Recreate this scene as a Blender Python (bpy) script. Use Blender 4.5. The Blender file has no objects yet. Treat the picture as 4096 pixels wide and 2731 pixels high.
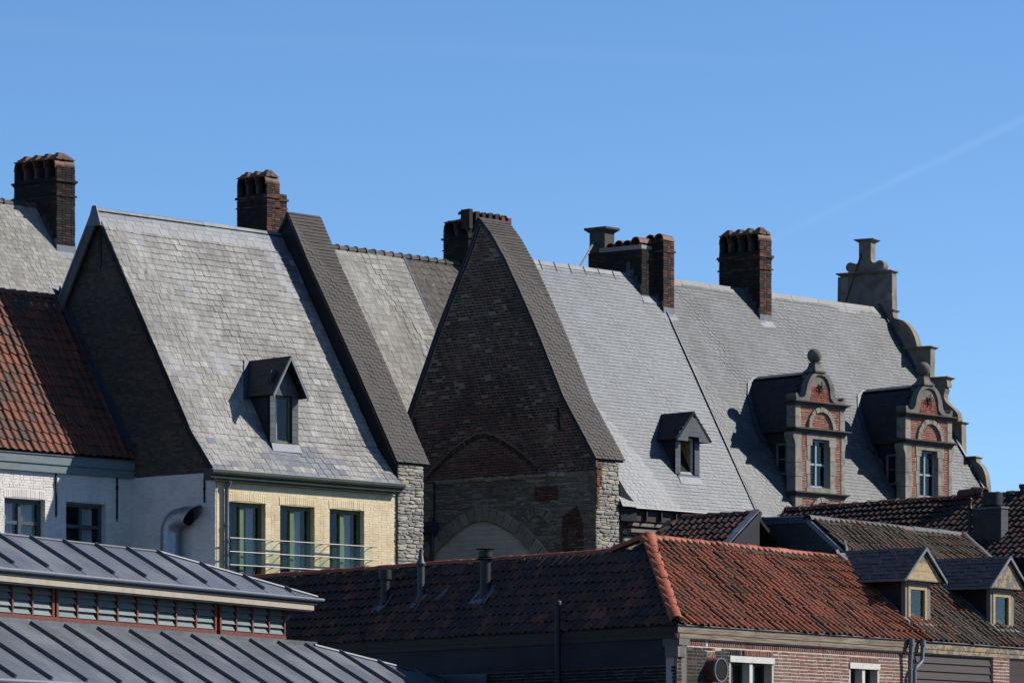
import bpy, bmesh, math, random
import numpy as np
from mathutils import Matrix, Vector

# ------------------------------------------------------------------ camera, sky, sun, exposure
SUN_AZ, SUN_EL = 82.0, 36.0            # degrees, azimuth clockwise from +Y (the view direction)
sc = bpy.context.scene
cam = bpy.data.cameras.new('camera'); camo = bpy.data.objects.new('camera', cam)
sc.collection.objects.link(camo); sc.camera = camo
camo.location = (0, 0, 2.0); camo.rotation_euler = (math.radians(90), 0, 0)
cam.sensor_width = 36; cam.lens = 137.75; cam.shift_y = 0.4532; cam.clip_end = 20000

world = bpy.data.worlds.new('World'); sc.world = world; world.use_nodes = True
wn, wl = world.node_tree.nodes, world.node_tree.links
for n in list(wn): wn.remove(n)
w_out = wn.new('ShaderNodeOutputWorld'); w_bg = wn.new('ShaderNodeBackground')
w_sky = wn.new('ShaderNodeTexSky'); w_sky.sky_type = 'NISHITA'; w_sky.sun_disc = False
w_sky.sun_elevation = math.radians(SUN_EL); w_sky.sun_rotation = math.radians(SUN_AZ)
w_sky.altitude = 4000; w_sky.air_density = 1.25; w_sky.dust_density = 0.0; w_sky.ozone_density = 5.5
w_bg.inputs['Strength'].default_value = 0.099
# faint high contrails, laid out by direction on the sky
def wmath(op, a, b=None, c=None):
    n = wn.new('ShaderNodeMath'); n.operation = op
    for i, v in enumerate((a, b, c)):
        if v is None: continue
        if isinstance(v, (int, float)): n.inputs[i].default_value = v
        else: wl.new(v, n.inputs[i])
    return n.outputs[0]
w_tc = wn.new('ShaderNodeTexCoord')
def streak(nrm, width, centre, spread, gain):
    d = wn.new('ShaderNodeVectorMath'); d.operation = 'DOT_PRODUCT'; wl.new(w_tc.outputs['Generated'], d.inputs[0]); d.inputs[1].default_value = nrm
    c = wn.new('ShaderNodeVectorMath'); c.operation = 'DOT_PRODUCT'; wl.new(w_tc.outputs['Generated'], c.inputs[0]); c.inputs[1].default_value = centre
    nz = wn.new('ShaderNodeTexNoise'); nz.inputs['Scale'].default_value = 60; nz.inputs['Detail'].default_value = 5; wl.new(w_tc.outputs['Generated'], nz.inputs['Vector'])
    off = wmath('MULTIPLY_ADD', nz.outputs[0], width * 0.8, -width * 0.4)
    g = wmath('SUBTRACT', 1.0, wmath('DIVIDE', wmath('ABSOLUTE', wmath('ADD', d.outputs['Value'], off)), width)); g = wmath('MAXIMUM', g, 0.0)
    f = wmath('MAXIMUM', wmath('DIVIDE', wmath('SUBTRACT', c.outputs['Value'], spread), 1.0 - spread), 0.0)
    return wmath('MULTIPLY', wmath('MULTIPLY', wmath('MULTIPLY', g, f), nz.outputs[0]), gain)
def sdir(px, py):
    v = Vector(((px - 2048) / 15673, 1, (3222 - py) / 15673)); v.normalize(); return v
def plane_through(a, b):
    n = sdir(*a).cross(sdir(*b)); n.normalize(); return n
s1 = streak(plane_through((3200, 905), (4096, 480)), 0.0016, sdir(3800, 620), math.cos(0.055), 0.06)
s2 = streak(plane_through((0, 125), (4096, 285)), 0.0030, sdir(1300, 170), math.cos(0.16), 0.018)
w_hs = wn.new('ShaderNodeHueSaturation'); w_hs.inputs['Saturation'].default_value = 1.07; wl.new(w_sky.outputs[0], w_hs.inputs['Color'])
w_mix = wn.new('ShaderNodeMix'); w_mix.data_type = 'RGBA'
wl.new(wmath('ADD', s1, s2), w_mix.inputs['Factor']); wl.new(w_hs.outputs[0], w_mix.inputs['A']); w_mix.inputs['B'].default_value = (9, 9.3, 9.8, 1)
wl.new(w_mix.outputs['Result'], w_bg.inputs['Color']); wl.new(w_bg.outputs[0], w_out.inputs[0])

sun = bpy.data.lights.new('sun', 'SUN'); suno = bpy.data.objects.new('sun', sun); sc.collection.objects.link(suno)
sun.energy = 5.0; sun.angle = math.radians(0.53); sun.color = (1.0, 0.945, 0.865)
_sd = Vector((math.sin(math.radians(SUN_AZ)) * math.cos(math.radians(SUN_EL)), math.cos(math.radians(SUN_AZ)) * math.cos(math.radians(SUN_EL)), math.sin(math.radians(SUN_EL))))
suno.rotation_euler = (-_sd).to_track_quat('-Z', 'Y').to_euler(); suno.location = _sd * 200
sc.view_settings.view_transform = 'Standard'; sc.view_settings.look = 'None'
sc.view_settings.exposure = 0.6; sc.view_settings.gamma = 1.0
try: sc.view_settings.use_curve_mapping = False
except Exception: pass
sc.render.engine = 'CYCLES'; sc.cycles.max_bounces = 6; sc.cycles.transparent_max_bounces = 12
sc.cycles.use_denoising = True

# ------------------------------------------------------------------ helpers
rng = np.random.default_rng(7); random.seed(7)
COL = sc.collection
ZV = np.array([0, 0, 1.0])
def D(az): a = math.radians(az); return np.array([math.sin(a), math.cos(a), 0.0])
def A3(*v): return np.array(v, float)

class Fr:
    """local frame: fr(a, b, c) -> world point"""
    def __init__(s, o, ex, ey, ez): s.o, s.ex, s.ey, s.ez = (np.asarray(v, float) for v in (o, ex, ey, ez))
    def __call__(s, a, b, c=0.0): return s.o + s.ex * a + s.ey * b + s.ez * c
    def at(s, a, b, c=0.0): return Fr(s(a, b, c), s.ex, s.ey, s.ez)

class MB:
    """collects shapes that become ONE mesh object"""
    def __init__(s): s.v, s.f = [], []
    def add(s, vs, fs):
        k = len(s.v); s.v += [tuple(map(float, p)) for p in vs]; s.f += [tuple(i + k for i in f) for f in fs]; return s
    def hexa(s, p): return s.add(p, [(0, 3, 2, 1), (4, 5, 6, 7), (0, 1, 5, 4), (1, 2, 6, 5), (2, 3, 7, 6), (3, 0, 4, 7)])
    def box(s, fr, a0, a1, b0, b1, c0, c1):
        return s.hexa([fr(a0, b0, c0), fr(a1, b0, c0), fr(a1, b1, c0), fr(a0, b1, c0), fr(a0, b0, c1), fr(a1, b0, c1), fr(a1, b1, c1), fr(a0, b1, c1)])
    def prism(s, fr, poly, c0, c1):
        n = len(poly)
        vs = [fr(a, b, c0) for a, b in poly] + [fr(a, b, c1) for a, b in poly]
        fs = [tuple(range(n))[::-1], tuple(range(n, 2 * n))] + [(i, (i + 1) % n, n + (i + 1) % n, n + i) for i in range(n)]
        return s.add(vs, fs)
    def slab(s, pts, off):
        pts = [np.asarray(p, float) for p in pts]; off = np.asarray(off, float); n = len(pts)
        return s.add(pts + [p + off for p in pts], [tuple(range(n))[::-1], tuple(range(n, 2 * n))] + [(i, (i + 1) % n, n + (i + 1) % n, n + i) for i in range(n)])
    def tube(s, pts, r, seg=10, cap=True, arc=None):
        pts = [Vector(p) for p in pts]; n = len(pts); rs = r if isinstance(r, (list, tuple)) else [r] * n
        prev = None; rings = []
        for i, p in enumerate(pts):
            t = (pts[min(i + 1, n - 1)] - pts[max(i - 1, 0)]).normalized()
            if prev is None:
                x = t.orthogonal().normalized() if abs(t.z) > 0.9 else t.cross(Vector((0, 0, 1))).normalized()
            else: x = (prev - t * prev.dot(t)).normalized()
            prev = x; y = t.cross(x)
            rings.append([p + (x * math.cos(2 * math.pi * k / seg) + y * math.sin(2 * math.pi * k / seg)) * rs[i] for k in range(seg)])
        vs = [v for ring in rings for v in ring]
        fs = [(i * seg + k, i * seg + (k + 1) % seg, (i + 1) * seg + (k + 1) % seg, (i + 1) * seg + k) for i in range(n - 1) for k in range(seg)]
        if cap: fs += [tuple(range(seg))[::-1], tuple((n - 1) * seg + k for k in range(seg))]
        return s.add(vs, fs)
    def lathe(s, c, prof, seg=16, axis=None):
        """prof: (radius, height) from bottom to top about the vertical through c"""
        vs, fs = [], []
        for r, h in prof:
            for k in range(seg):
                t = 2 * math.pi * k / seg; vs.append((c[0] + r * math.cos(t), c[1] + r * math.sin(t), c[2] + h))
        for i in range(len(prof) - 1):
            for k in range(seg): fs.append((i * seg + k, i * seg + (k + 1) % seg, (i + 1) * seg + (k + 1) % seg, (i + 1) * seg + k))
        fs += [tuple(range(seg))[::-1], tuple((len(prof) - 1) * seg + k for k in range(seg))]
        return s.add(vs, fs)
    def halfpipe(s, p0, p1, up, r0, r1=None, t=0.02, seg=10, a0=0.0, a1=math.pi):
        """half-round shell along p0->p1, bulging to 'up'"""
        r1 = r0 if r1 is None else r1
        p0, p1 = Vector(p0), Vector(p1); d = (p1 - p0).normalized(); up = Vector(up); up = (up - d * up.dot(d)).normalized(); sd = d.cross(up)
        vs, fs = [], []
        for p, r in ((p0, r0), (p1, r1)):
            for rr in (r, r - t):
                for k in range(seg + 1):
                    th = a0 + (a1 - a0) * k / seg; vs.append(p + sd * rr * math.cos(th) + up * rr * math.sin(th))
        n = seg + 1
        for k in range(seg):
            fs += [(k, k + 1, 2 * n + k + 1, 2 * n + k), (n + k, 3 * n + k, 3 * n + k + 1, n + k + 1), (k, n + k, n + k + 1, k + 1), (2 * n + k, 2 * n + k + 1, 3 * n + k + 1, 3 * n + k)]
        fs += [(0, 2 * n, 3 * n, n), (seg, n + seg, 3 * n + seg, 2 * n + seg)]
        return s.add(vs, fs)
    def build(s, name, mat, parent=None, smooth=False, loc=None):
        base = np.array(root_loc(parent)) if parent is not None else (np.asarray(loc, float) if loc is not None else np.zeros(3))
        me = bpy.data.meshes.new(name); me.from_pydata([tuple(np.asarray(p) - base) for p in s.v], [], s.f)
        bm = bmesh.new(); bm.from_mesh(me); bmesh.ops.recalc_face_normals(bm, faces=bm.faces); bm.to_mesh(me); bm.free()
        if smooth:
            me.polygons.foreach_set('use_smooth', [True] * len(me.polygons))
            try: me.set_sharp_from_angle(angle=math.radians(38))
            except Exception: pass
        me.materials.append(mat)
        o = bpy.data.objects.new(name, me); COL.objects.link(o)
        if parent is not None: o.parent = parent
        else: o.location = base
        return o

_roots = {}
def root_loc(o):
    while o.parent is not None: o = o.parent
    return tuple(o.location)
def thing(name, label, cat, loc, group=None):
    o = bpy.data.objects.new(name, None); COL.objects.link(o); o.location = tuple(map(float, loc)); o.empty_display_size = 0.3
    o['label'] = label; o['category'] = cat
    if group: o['group'] = group
    return o
def tag(o, label, cat, group=None):
    o['label'] = label; o['category'] = cat
    if group: o['group'] = group
    return o

def project(p):
    p = np.asarray(p) - A3(0, 0, 2.0); return 2048 + 15673 * p[..., 0] / p[..., 1], 3222 - 15673 * p[..., 2] / p[..., 1]

def pieces(parent, name, mat, bases, mats, nind=300, vis=None, idx=None):
    """alike pieces: the nearest nind that the photo shows become objects of their own (shared meshes), the rest one 'stuff' part"""
    if len(mats) == 0: return
    mats = np.asarray(mats, float); N = len(mats)
    det = np.linalg.det(mats[:, :3, :3]); mats[det < 0, :3, 0] *= -1
    if not isinstance(bases, list): bases = [bases]
    if idx is None: idx = rng.integers(0, len(bases), N) if len(bases) > 1 else np.zeros(N, int)
    base_loc = np.array(root_loc(parent)); mats[:, :3, 3] -= base_loc
    px, py = project(mats[:, :3, 3] + base_loc); dist = mats[:, 1, 3].copy()
    ok = (px > 0) & (px < 4096) & (py > 0) & (py < 2731)
    if vis is not None: ok &= np.array([vis(x, y) for x, y in zip(px, py)], bool)
    order = np.argsort(dist + 1e6 * (~ok)); single = order[:nind] if nind else order[:0]; single = single[ok[single]]
    if N - len(single) < 4: single = order
    meshes = []
    for b, (bv, bf) in enumerate(bases):
        me = bpy.data.meshes.new(name); me.from_pydata([tuple(p) for p in bv], [], bf); me.materials.append(mat); meshes.append(me)
    for i in single:
        o = bpy.data.objects.new(name, meshes[idx[i]]); COL.objects.link(o); o.parent = parent; o.matrix_basis = Matrix([list(r) for r in mats[i]])
    rest = np.setdiff1d(np.arange(N), single)
    if len(rest) == 0: return
    V, Fc = [], []; k = 0
    for b, (bv, bf) in enumerate(bases):
        sel = rest[idx[rest] == b]
        if len(sel) == 0: continue
        bv = np.asarray(bv, float); h = np.c_[bv, np.ones(len(bv))]
        W_ = np.einsum('nij,kj->nki', mats[sel][:, :3, :], h).reshape(-1, 3); V.append(W_)
        fa = [np.asarray(f) for f in bf]; n = len(sel); offs = k + np.arange(n) * len(bv)
        for f in fa: Fc += (offs[:, None] + f[None, :]).tolist()
        k += n * len(bv)
    me = bpy.data.meshes.new(name + '_field'); me.from_pydata(np.vstack(V).tolist(), [], Fc); me.materials.append(mat)
    o = bpy.data.objects.new(name + '_field', me); COL.objects.link(o); o.parent = parent; o['kind'] = 'stuff'
    return o

def M4(x, y, zc, o):
    m = np.eye(4); m[:3, 0] = x; m[:3, 1] = y; m[:3, 2] = zc; m[:3, 3] = o; return m

# base shapes of the pieces (unit size, scaled by their matrices)
def _slate(cut=0, rnd=0):
    lo = [(-.5, 0), (.5, 0)]
    if cut == 1: lo = [(-.5, .10), (-.38, 0), (.5, 0)]
    if cut == 2: lo = [(-.5, 0), (.40, 0), (.5, .13)]
    if cut == 3: lo = [(-.5, .02), (-.1, 0), (.5, .03)]
    if cut == 9: lo = [(-.5, .22), (-.34, .05), (0, 0), (.34, .05), (.5, .22)]
    poly = lo + [(.5, 1), (-.5, 1)]; n = len(poly)
    vs = [(x, y, 0) for x, y in poly] + [(x, y, 1) for x, y in poly]
    fs = [tuple(range(n, 2 * n))] + [(i, (i + 1) % n, n + (i + 1) % n, n + i) for i in range(n) if poly[i][1] < .9 or poly[(i + 1) % n][1] < .9]
    return vs, fs
SLATE = [_slate(0)]; SLATE_OLD = [_slate(0)] * 9 + [_slate(1), _slate(2), _slate(3), _slate(3)]; SLATE_ROUND = [_slate(9)]
def _pantile():
    xs = [-.5, -.40, -.28, -.12, .06, .22, .36, .5]
    zs = [.50, .92, 1.0, .66, .26, .12, .10, .42]
    n = len(xs); vs = [(x, 0, h + .12) for x, h in zip(xs, zs)] + [(x, 1, h) for x, h in zip(xs, zs)] + [(x, 0, h - .28) for x, h in zip(xs, zs)]
    fs = [(i, i + 1, n + i + 1, n + i) for i in range(n - 1)] + [(2 * n + i, 2 * n + i + 1, i + 1, i) for i in range(n - 1)]
    fs += [(2 * n, 0, n), (n - 1, 3 * n - 1, 2 * n - 1)]
    return vs, fs
PANTILE = [_pantile()]
def _brick(seed=0, j=.0):
    r = random.Random(seed)
    q = lambda: r.uniform(-j, j)
    b = [(-.5, -.5), (.5, -.5), (.5, .5), (-.5, .5)]
    vs = [(x, y, 0) for x, y in b] + [(x + q() * .6, y + q(), .75) for x, y in b] + [(x * .95 + q() * .4, y * .86 + q(), 1) for x, y in b]
    fs = [(0, 1, 5, 4), (1, 2, 6, 5), (2, 3, 7, 6), (3, 0, 4, 7), (4, 5, 9, 8), (5, 6, 10, 9), (6, 7, 11, 10), (7, 4, 8, 11), (8, 9, 10, 11)]
    return vs, fs
BRICK = [_brick(0, .0), _brick(1, .05), _brick(2, .05), _brick(3, .07)]
def _stone(seed):
    r = random.Random(seed); n = 7
    pts = []
    for k in range(n):
        t = 2 * math.pi * (k + r.uniform(-.25, .25)) / n; x, y = math.cos(t), math.sin(t)
        m = max(abs(x), abs(y)); s = .5 / m * r.uniform(.92, 1.05); pts.append((x * s, y * s))
    vs = [(x, y, 0) for x, y in pts] + [(x * .98, y * .98, r.uniform(.5, .8)) for x, y in pts] + [(x * .66 + r.uniform(-.06, .06), y * .6, r.uniform(.85, 1.1)) for x, y in pts]
    fs = [(i, (i + 1) % n, n + (i + 1) % n, n + i) for i in range(n)] + [(n + i, n + (i + 1) % n, 2 * n + (i + 1) % n, 2 * n + i) for i in range(n)] + [tuple(range(2 * n, 3 * n))]
    return vs, fs
STONE = [_stone(k) for k in range(7)]
BOX = ([(-.5, -.5, 0), (.5, -.5, 0), (.5, .5, 0), (-.5, .5, 0), (-.5, -.5, 1), (.5, -.5, 1), (.5, .5, 1), (-.5, .5, 1)], [(0, 3, 2, 1), (4, 5, 6, 7), (0, 1, 5, 4), (1, 2, 6, 5), (2, 3, 7, 6), (3, 0, 4, 7)])

def roof_field(o, ux, wx, prof, a0, a1, gauge, width, length, thick, shear=0.0, jit=0.004, rot=0.006, stagger=True, skip=None, s0=0.0, wvar=0.0, lim=None, sag=0.0, lift=1.0, end=0.0, gap=.975):
    """rows of slates or tiles up a roof profile [(w, z)...]; returns piece matrices. lim(w) -> (lo, hi) overrides a0..a1"""
    o = np.asarray(o, float); seg = []; S = 0
    for (w0, z0), (w1, z1) in zip(prof[:-1], prof[1:]):
        L = math.hypot(w1 - w0, z1 - z0); seg.append((S, S + L, w0, z0, (w1 - w0) / L, (z1 - z0) / L)); S += L
    out = []; s = s0; row = 0
    while s < S - gauge * 0.4 - end:
        for sg in seg:
            if s < sg[1]: break
        w = sg[2] + sg[4] * (s - sg[0]); zz = sg[3] + sg[5] * (s - sg[0])
        T = wx * sg[4] + ZV * sg[5]; Nn = np.cross(ux, T)
        if Nn[2] < 0: Nn = -Nn
        lo, hi = lim(w) if lim else (a0 + shear * w, a1 + shear * w)
        a = lo - (width * 0.5 if (stagger and row % 2) else 0)
        if wvar: a -= rng.uniform(0, width * .5)
        while a < hi - 0.02:
            wd = width * (1 + rng.uniform(-wvar, wvar)); b0, b1 = max(a, lo), min(a + wd, hi); a += wd
            if b1 - b0 < 0.03: continue
            ac = (b0 + b1) / 2
            if skip and skip(ac, w): continue
            js = rng.normal(0, jit); an = rng.normal(0, rot)
            x = ux * math.cos(an) + T * math.sin(an); y = T * math.cos(an) - ux * math.sin(an)
            dz = sag * (1.6 + math.sin(ac * 1.3 + w * .7) + .6 * math.sin(ac * 3.1 + 1.7 * w))
            L = min(length, S - s + .02)
            p = o + ux * ac + wx * w + ZV * zz + T * js + Nn * (thick * (0.9 * lift + rng.uniform(0, .25)) + dz)
            out.append(M4(x * (b1 - b0) * gap, y * L - Nn * thick * 1.05 * lift, Nn * thick, p))
        s += gauge; row += 1
    return out

def spans(poly, y, holes=()):
    xs = []
    n = len(poly)
    for i in range(n):
        (x0, y0), (x1, y1) = poly[i], poly[(i + 1) % n]
        if (y0 <= y < y1) or (y1 <= y < y0): xs.append(x0 + (x1 - x0) * (y - y0) / (y1 - y0))
    xs.sort(); out = [(xs[i], xs[i + 1]) for i in range(0, len(xs) - 1, 2)]
    for h in holes:
        for hs in spans(h, y):
            nxt = []
            for lo, hi in out:
                if hs[1] <= lo or hs[0] >= hi: nxt.append((lo, hi)); continue
                if hs[0] > lo: nxt.append((lo, hs[0]))
                if hs[1] < hi: nxt.append((hs[1], hi))
            out = nxt
    return out
def rect(a0, a1, b0, b1): return [(a0, b0), (a1, b0), (a1, b1), (a0, b1)]

def brickwork(fr, poly, holes=(), bl=.21, bh=.052, joint=.012, proud=.012, c0=0.0, jit=.0015, header=.5, ctop=0.0):
    b0 = min(p[1] for p in poly); b1 = max(p[1] for p in poly); out = []; y = b0; row = 0
    while y + bh * .6 < b1:
        for lo, hi in spans(poly, y + bh / 2, holes):
            a = lo - (bl * .5 + joint if row % 2 else 0) - rng.uniform(0, .02); k = row
            while a < hi - .015:
                L = bl if (k % 2 == 0 or header <= 0) else bl * header; k += 1
                L *= rng.uniform(.95, 1.05); x0, x1 = max(a, lo), min(a + L, hi); a += L + joint
                if x1 - x0 < .025: continue
                an = rng.normal(0, .006)
                ex = fr.ex * math.cos(an) + fr.ey * math.sin(an); ey = fr.ey * math.cos(an) - fr.ex * math.sin(an)
                out.append(M4(ex * (x1 - x0), ey * bh * rng.uniform(.93, 1.05), fr.ez * proud * rng.uniform(.55, 1.3), fr((x0 + x1) / 2, y + bh / 2 + rng.normal(0, jit), c0)))
        y += bh + joint; row += 1
    return out
def soldier(fr, a0, a1, b0, bh, bl=.06, joint=.01, proud=.014, c0=0.0, rise=0.0):
    """a course of upright bricks over an opening, optionally cambered"""
    n = max(2, int((a1 - a0) / (bl + joint))); w = (a1 - a0) / n; out = []
    for i in range(n):
        t = (i + .5) / n; y = b0 + rise * (1 - (2 * t - 1) ** 2); an = (.5 - t) * rise * 1.6
        ex = fr.ex * math.cos(an) + fr.ey * math.sin(an); ey = fr.ey * math.cos(an) - fr.ex * math.sin(an)
        out.append(M4(ex * (w - joint), ey * bh * rng.uniform(.95, 1.04), fr.ez * proud * rng.uniform(.7, 1.2), fr(a0 + t * (a1 - a0), y + bh / 2, c0)))
    return out
def rubblework(fr, poly, holes=(), h=(.06, .15), w=(.10, .38), proud=.06, c0=0.0, gap=.012):
    b0 = min(p[1] for p in poly); b1 = max(p[1] for p in poly); out = []; y = b0
    while y < b1 - .03:
        bh = rng.uniform(*h)
        for lo, hi in spans(poly, min(y + bh / 2, b1 - .01), holes):
            a = lo - rng.uniform(0, .1)
            while a < hi - .02:
                L = rng.uniform(*w) * (.7 + bh / h[1] * .5); x0, x1 = max(a, lo), min(a + L, hi); a += L + gap * rng.uniform(.5, 1.8)
                if x1 - x0 < .035: continue
                an = rng.normal(0, .06); hh = bh * rng.uniform(.88, 1.14)
                ex = fr.ex * math.cos(an) + fr.ey * math.sin(an); ey = fr.ey * math.cos(an) - fr.ex * math.sin(an)
                out.append(M4(ex * (x1 - x0), ey * hh, fr.ez * proud * rng.uniform(.45, 1.25), fr((x0 + x1) / 2, y + bh / 2 + rng.normal(0, .008), c0)))
        y += bh + gap
    return out
def arch_pieces(fr, ca, cb, ra, rb, t, n, th0=0.0, th1=math.pi, proud=.04, c0=0.0, joint=.012, cx=None):
    """voussoirs round an (elliptic) arch, ra/rb inner half axes, t thickness"""
    out = []
    for i in range(n):
        th = th0 + (th1 - th0) * (i + .5) / n; dth = (th1 - th0) / n
        x, y = ca + (ra + t / 2) * math.cos(th), cb + (rb + t / 2) * math.sin(th)
        nx, ny = math.cos(th) * (rb + t / 2), math.sin(th) * (ra + t / 2); l = math.hypot(nx, ny); nx /= l; ny /= l
        seg = math.hypot((ra + t / 2) * math.sin(th), (rb + t / 2) * math.cos(th)) * abs(dth) - joint
        ex = fr.ex * (-ny) + fr.ey * nx; ey = fr.ex * nx + fr.ey * ny
        out.append(M4(ex * seg, ey * t * rng.uniform(.94, 1.06), fr.ez * proud * rng.uniform(.8, 1.2), fr(x, y, c0)))
    return out

def line_pieces(fr, pts, t, L, proud=.05, c0=0.0, joint=.012, radial=False, depth=None):
    """pieces laid along a polyline; t across, L along"""
    out = []; acc = 0.0; P_ = [np.array(p, float) for p in pts]
    for p, q in zip(P_[:-1], P_[1:]):
        d = np.linalg.norm(q - p); n = max(1, round(d / L)); u = (q - p) / d; nn = np.array([-u[1], u[0]])
        for i in range(n):
            c = p + (q - p) * (i + .5) / n
            out.append(M4((fr.ex * u[0] + fr.ey * u[1]) * (d / n - joint), (fr.ex * nn[0] + fr.ey * nn[1]) * t * rng.uniform(.93, 1.07), fr.ez * proud * rng.uniform(.8, 1.2), fr(c[0], c[1], c0)))
    return out

def wall_cells(mb, fr, a0, a1, b0, b1, holes, c0, c1):
    """a wall slab with rectangular openings, as butted boxes"""
    cuts = sorted({a0, a1, *[h[0] for h in holes], *[h[1] for h in holes]})
    for x0, x1 in zip(cuts[:-1], cuts[1:]):
        if x1 - x0 < 1e-4: continue
        m = (x0 + x1) / 2; hs = sorted([(h[2], h[3]) for h in holes if h[0] <= m <= h[1]]); y = b0
        for h0, h1 in hs:
            if h0 > y + 1e-4: mb.box(fr, x0, x1, y, h0, c0, c1)
            y = max(y, h1)
        if b1 > y + 1e-4: mb.box(fr, x0, x1, y, b1, c0, c1)
    return mb
# ------------------------------------------------------------------ materials (all procedural)
def S0(r, g, b, k=1.0):
    """sRGB 0-255 -> linear"""
    return tuple(k * (c / 255 / 12.92 if c / 255 <= .04045 else ((c / 255 + .055) / 1.055) ** 2.4) for c in (r, g, b)) + (1,)
def S(r, g, b): return S0(r, g, b, .66)
class NT:
    def __init__(s, name):
        s.m = bpy.data.materials.new(name); s.m.use_nodes = True; s.t = s.m.node_tree; s.n = s.t.nodes; s.l = s.t.links
        s.bsdf = s.n['Principled BSDF']; s.geo = s.n.new('ShaderNodeNewGeometry')
    def put(s, sock, v):
        if isinstance(v, (int, float)): sock.default_value = v
        elif isinstance(v, tuple): sock.default_value = v
        else: s.l.new(v, sock)
    def math(s, op, a, b=0.0, clamp=False):
        n = s.n.new('ShaderNodeMath'); n.operation = op; n.use_clamp = clamp; s.put(n.inputs[0], a); s.put(n.inputs[1], b); return n.outputs[0]
    def rnd(s):
        oi = s.n.new('ShaderNodeObjectInfo')
        return s.math('FRACT', s.math('ADD', s.geo.outputs['Random Per Island'], oi.outputs['Random']))
    def ramp(s, fac, stops, interp='LINEAR'):
        n = s.n.new('ShaderNodeValToRGB'); n.color_ramp.interpolation = interp; e = n.color_ramp.elements
        while len(e) < len(stops): e.new(0.5)
        for i, (p, c) in enumerate(stops): e[i].position = p; e[i].color = c
        s.put(n.inputs[0], fac); return n.outputs[0]
    def noise(s, scale, detail=4, rough=.6, vec=None, dist=0.0):
        n = s.n.new('ShaderNodeTexNoise'); n.inputs['Scale'].default_value = scale; n.inputs['Detail'].default_value = detail; n.inputs['Roughness'].default_value = rough; n.inputs['Distortion'].default_value = dist
        s.l.new(vec if vec is not None else s.geo.outputs['Position'], n.inputs['Vector']); return n.outputs[0]
    def axes(s, ax, ay, az):
        """position rewritten along three directions with scales folded in"""
        outs = []
        for v in (ax, ay, az):
            d = s.n.new('ShaderNodeVectorMath'); d.operation = 'DOT_PRODUCT'; s.l.new(s.geo.outputs['Position'], d.inputs[0]); d.inputs[1].default_value = tuple(map(float, v)); outs.append(d.outputs['Value'])
        c = s.n.new('ShaderNodeCombineXYZ')
        for i in range(3): s.l.new(outs[i], c.inputs[i])
        return c.outputs[0]
    def mix(s, fac, a, b, mode='MIX'):
        n = s.n.new('ShaderNodeMix'); n.data_type = 'RGBA'; n.blend_type = mode; s.put(n.inputs['Factor'], fac); s.put(n.inputs['A'], a); s.put(n.inputs['B'], b); return n.outputs['Result']
    def step(s, v, lo, hi, a=0.0, b=1.0):
        n = s.n.new('ShaderNodeMapRange'); n.interpolation_type = 'SMOOTHSTEP'; s.put(n.inputs[0], v)
        for i, q in enumerate((lo, hi, a, b)): n.inputs[1 + i].default_value = q
        return n.outputs[0]
    def bump(s, h, strength=.3, dist=.01):
        n = s.n.new('ShaderNodeBump'); n.inputs['Strength'].default_value = strength; n.inputs['Distance'].default_value = dist; s.put(n.inputs['Height'], h); s.l.new(n.outputs[0], s.bsdf.inputs['Normal'])
    def done(s, col, rough=.8, spec=.3, metal=0.0):
        s.put(s.bsdf.inputs['Base Color'], col); s.put(s.bsdf.inputs['Roughness'], rough); s.bsdf.inputs['Specular IOR Level'].default_value = spec; s.bsdf.inputs['Metallic'].default_value = metal
        return s.m

U45, W45 = D(45), D(-45)
SL60 = W45 * .5 + ZV * .866
def vec_roof(u, sl, su, ss): return (u * su, sl * ss, np.cross(u, sl) * 1.0)

def m_slate(name, cols, moss=None, streak=.35, rough=.5, u=U45, sl=SL60, patch=None, spec=.5, patch_amt=1.0, dark=.5):
    t = NT(name); r = t.rnd(); c = t.ramp(r, cols)
    v = t.axes(*vec_roof(u, sl, 22, 2.2)); st = t.step(t.noise(1.0, 5, .65, v), .35, .72)
    big = t.step(t.noise(.9, 4), .38, .66)
    c = t.mix(t.math('MULTIPLY', st, streak), c, tuple(x * dark for x in cols[0][1][:3]) + (1,))
    fine = t.noise(38, 4, .7)
    c = t.mix(t.math('MULTIPLY', t.step(fine, .4, .75), .35), c, tuple(min(1, x * 1.5) for x in cols[-1][1][:3]) + (1,))
    if patch is not None:
        c = t.mix(t.math('MULTIPLY', big, patch_amt), c, patch, 'MULTIPLY')
        run = t.step(t.noise(1.0, 4, .6, t.axes(*vec_roof(u, sl, 1.6, .22))), .45, .68); c = t.mix(t.math('MULTIPLY', run, .55 * patch_amt), c, patch, 'MULTIPLY')
    if moss is not None:
        mz = t.step(t.noise(5, 6, .7), .56, .72); c = t.mix(t.math('MULTIPLY', mz, .7), c, moss)
    t.bump(t.noise(60, 3), .35, .006)
    return t.done(c, t.math('ADD', t.math('MULTIPLY', fine, .25), rough - .12), spec)

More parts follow.
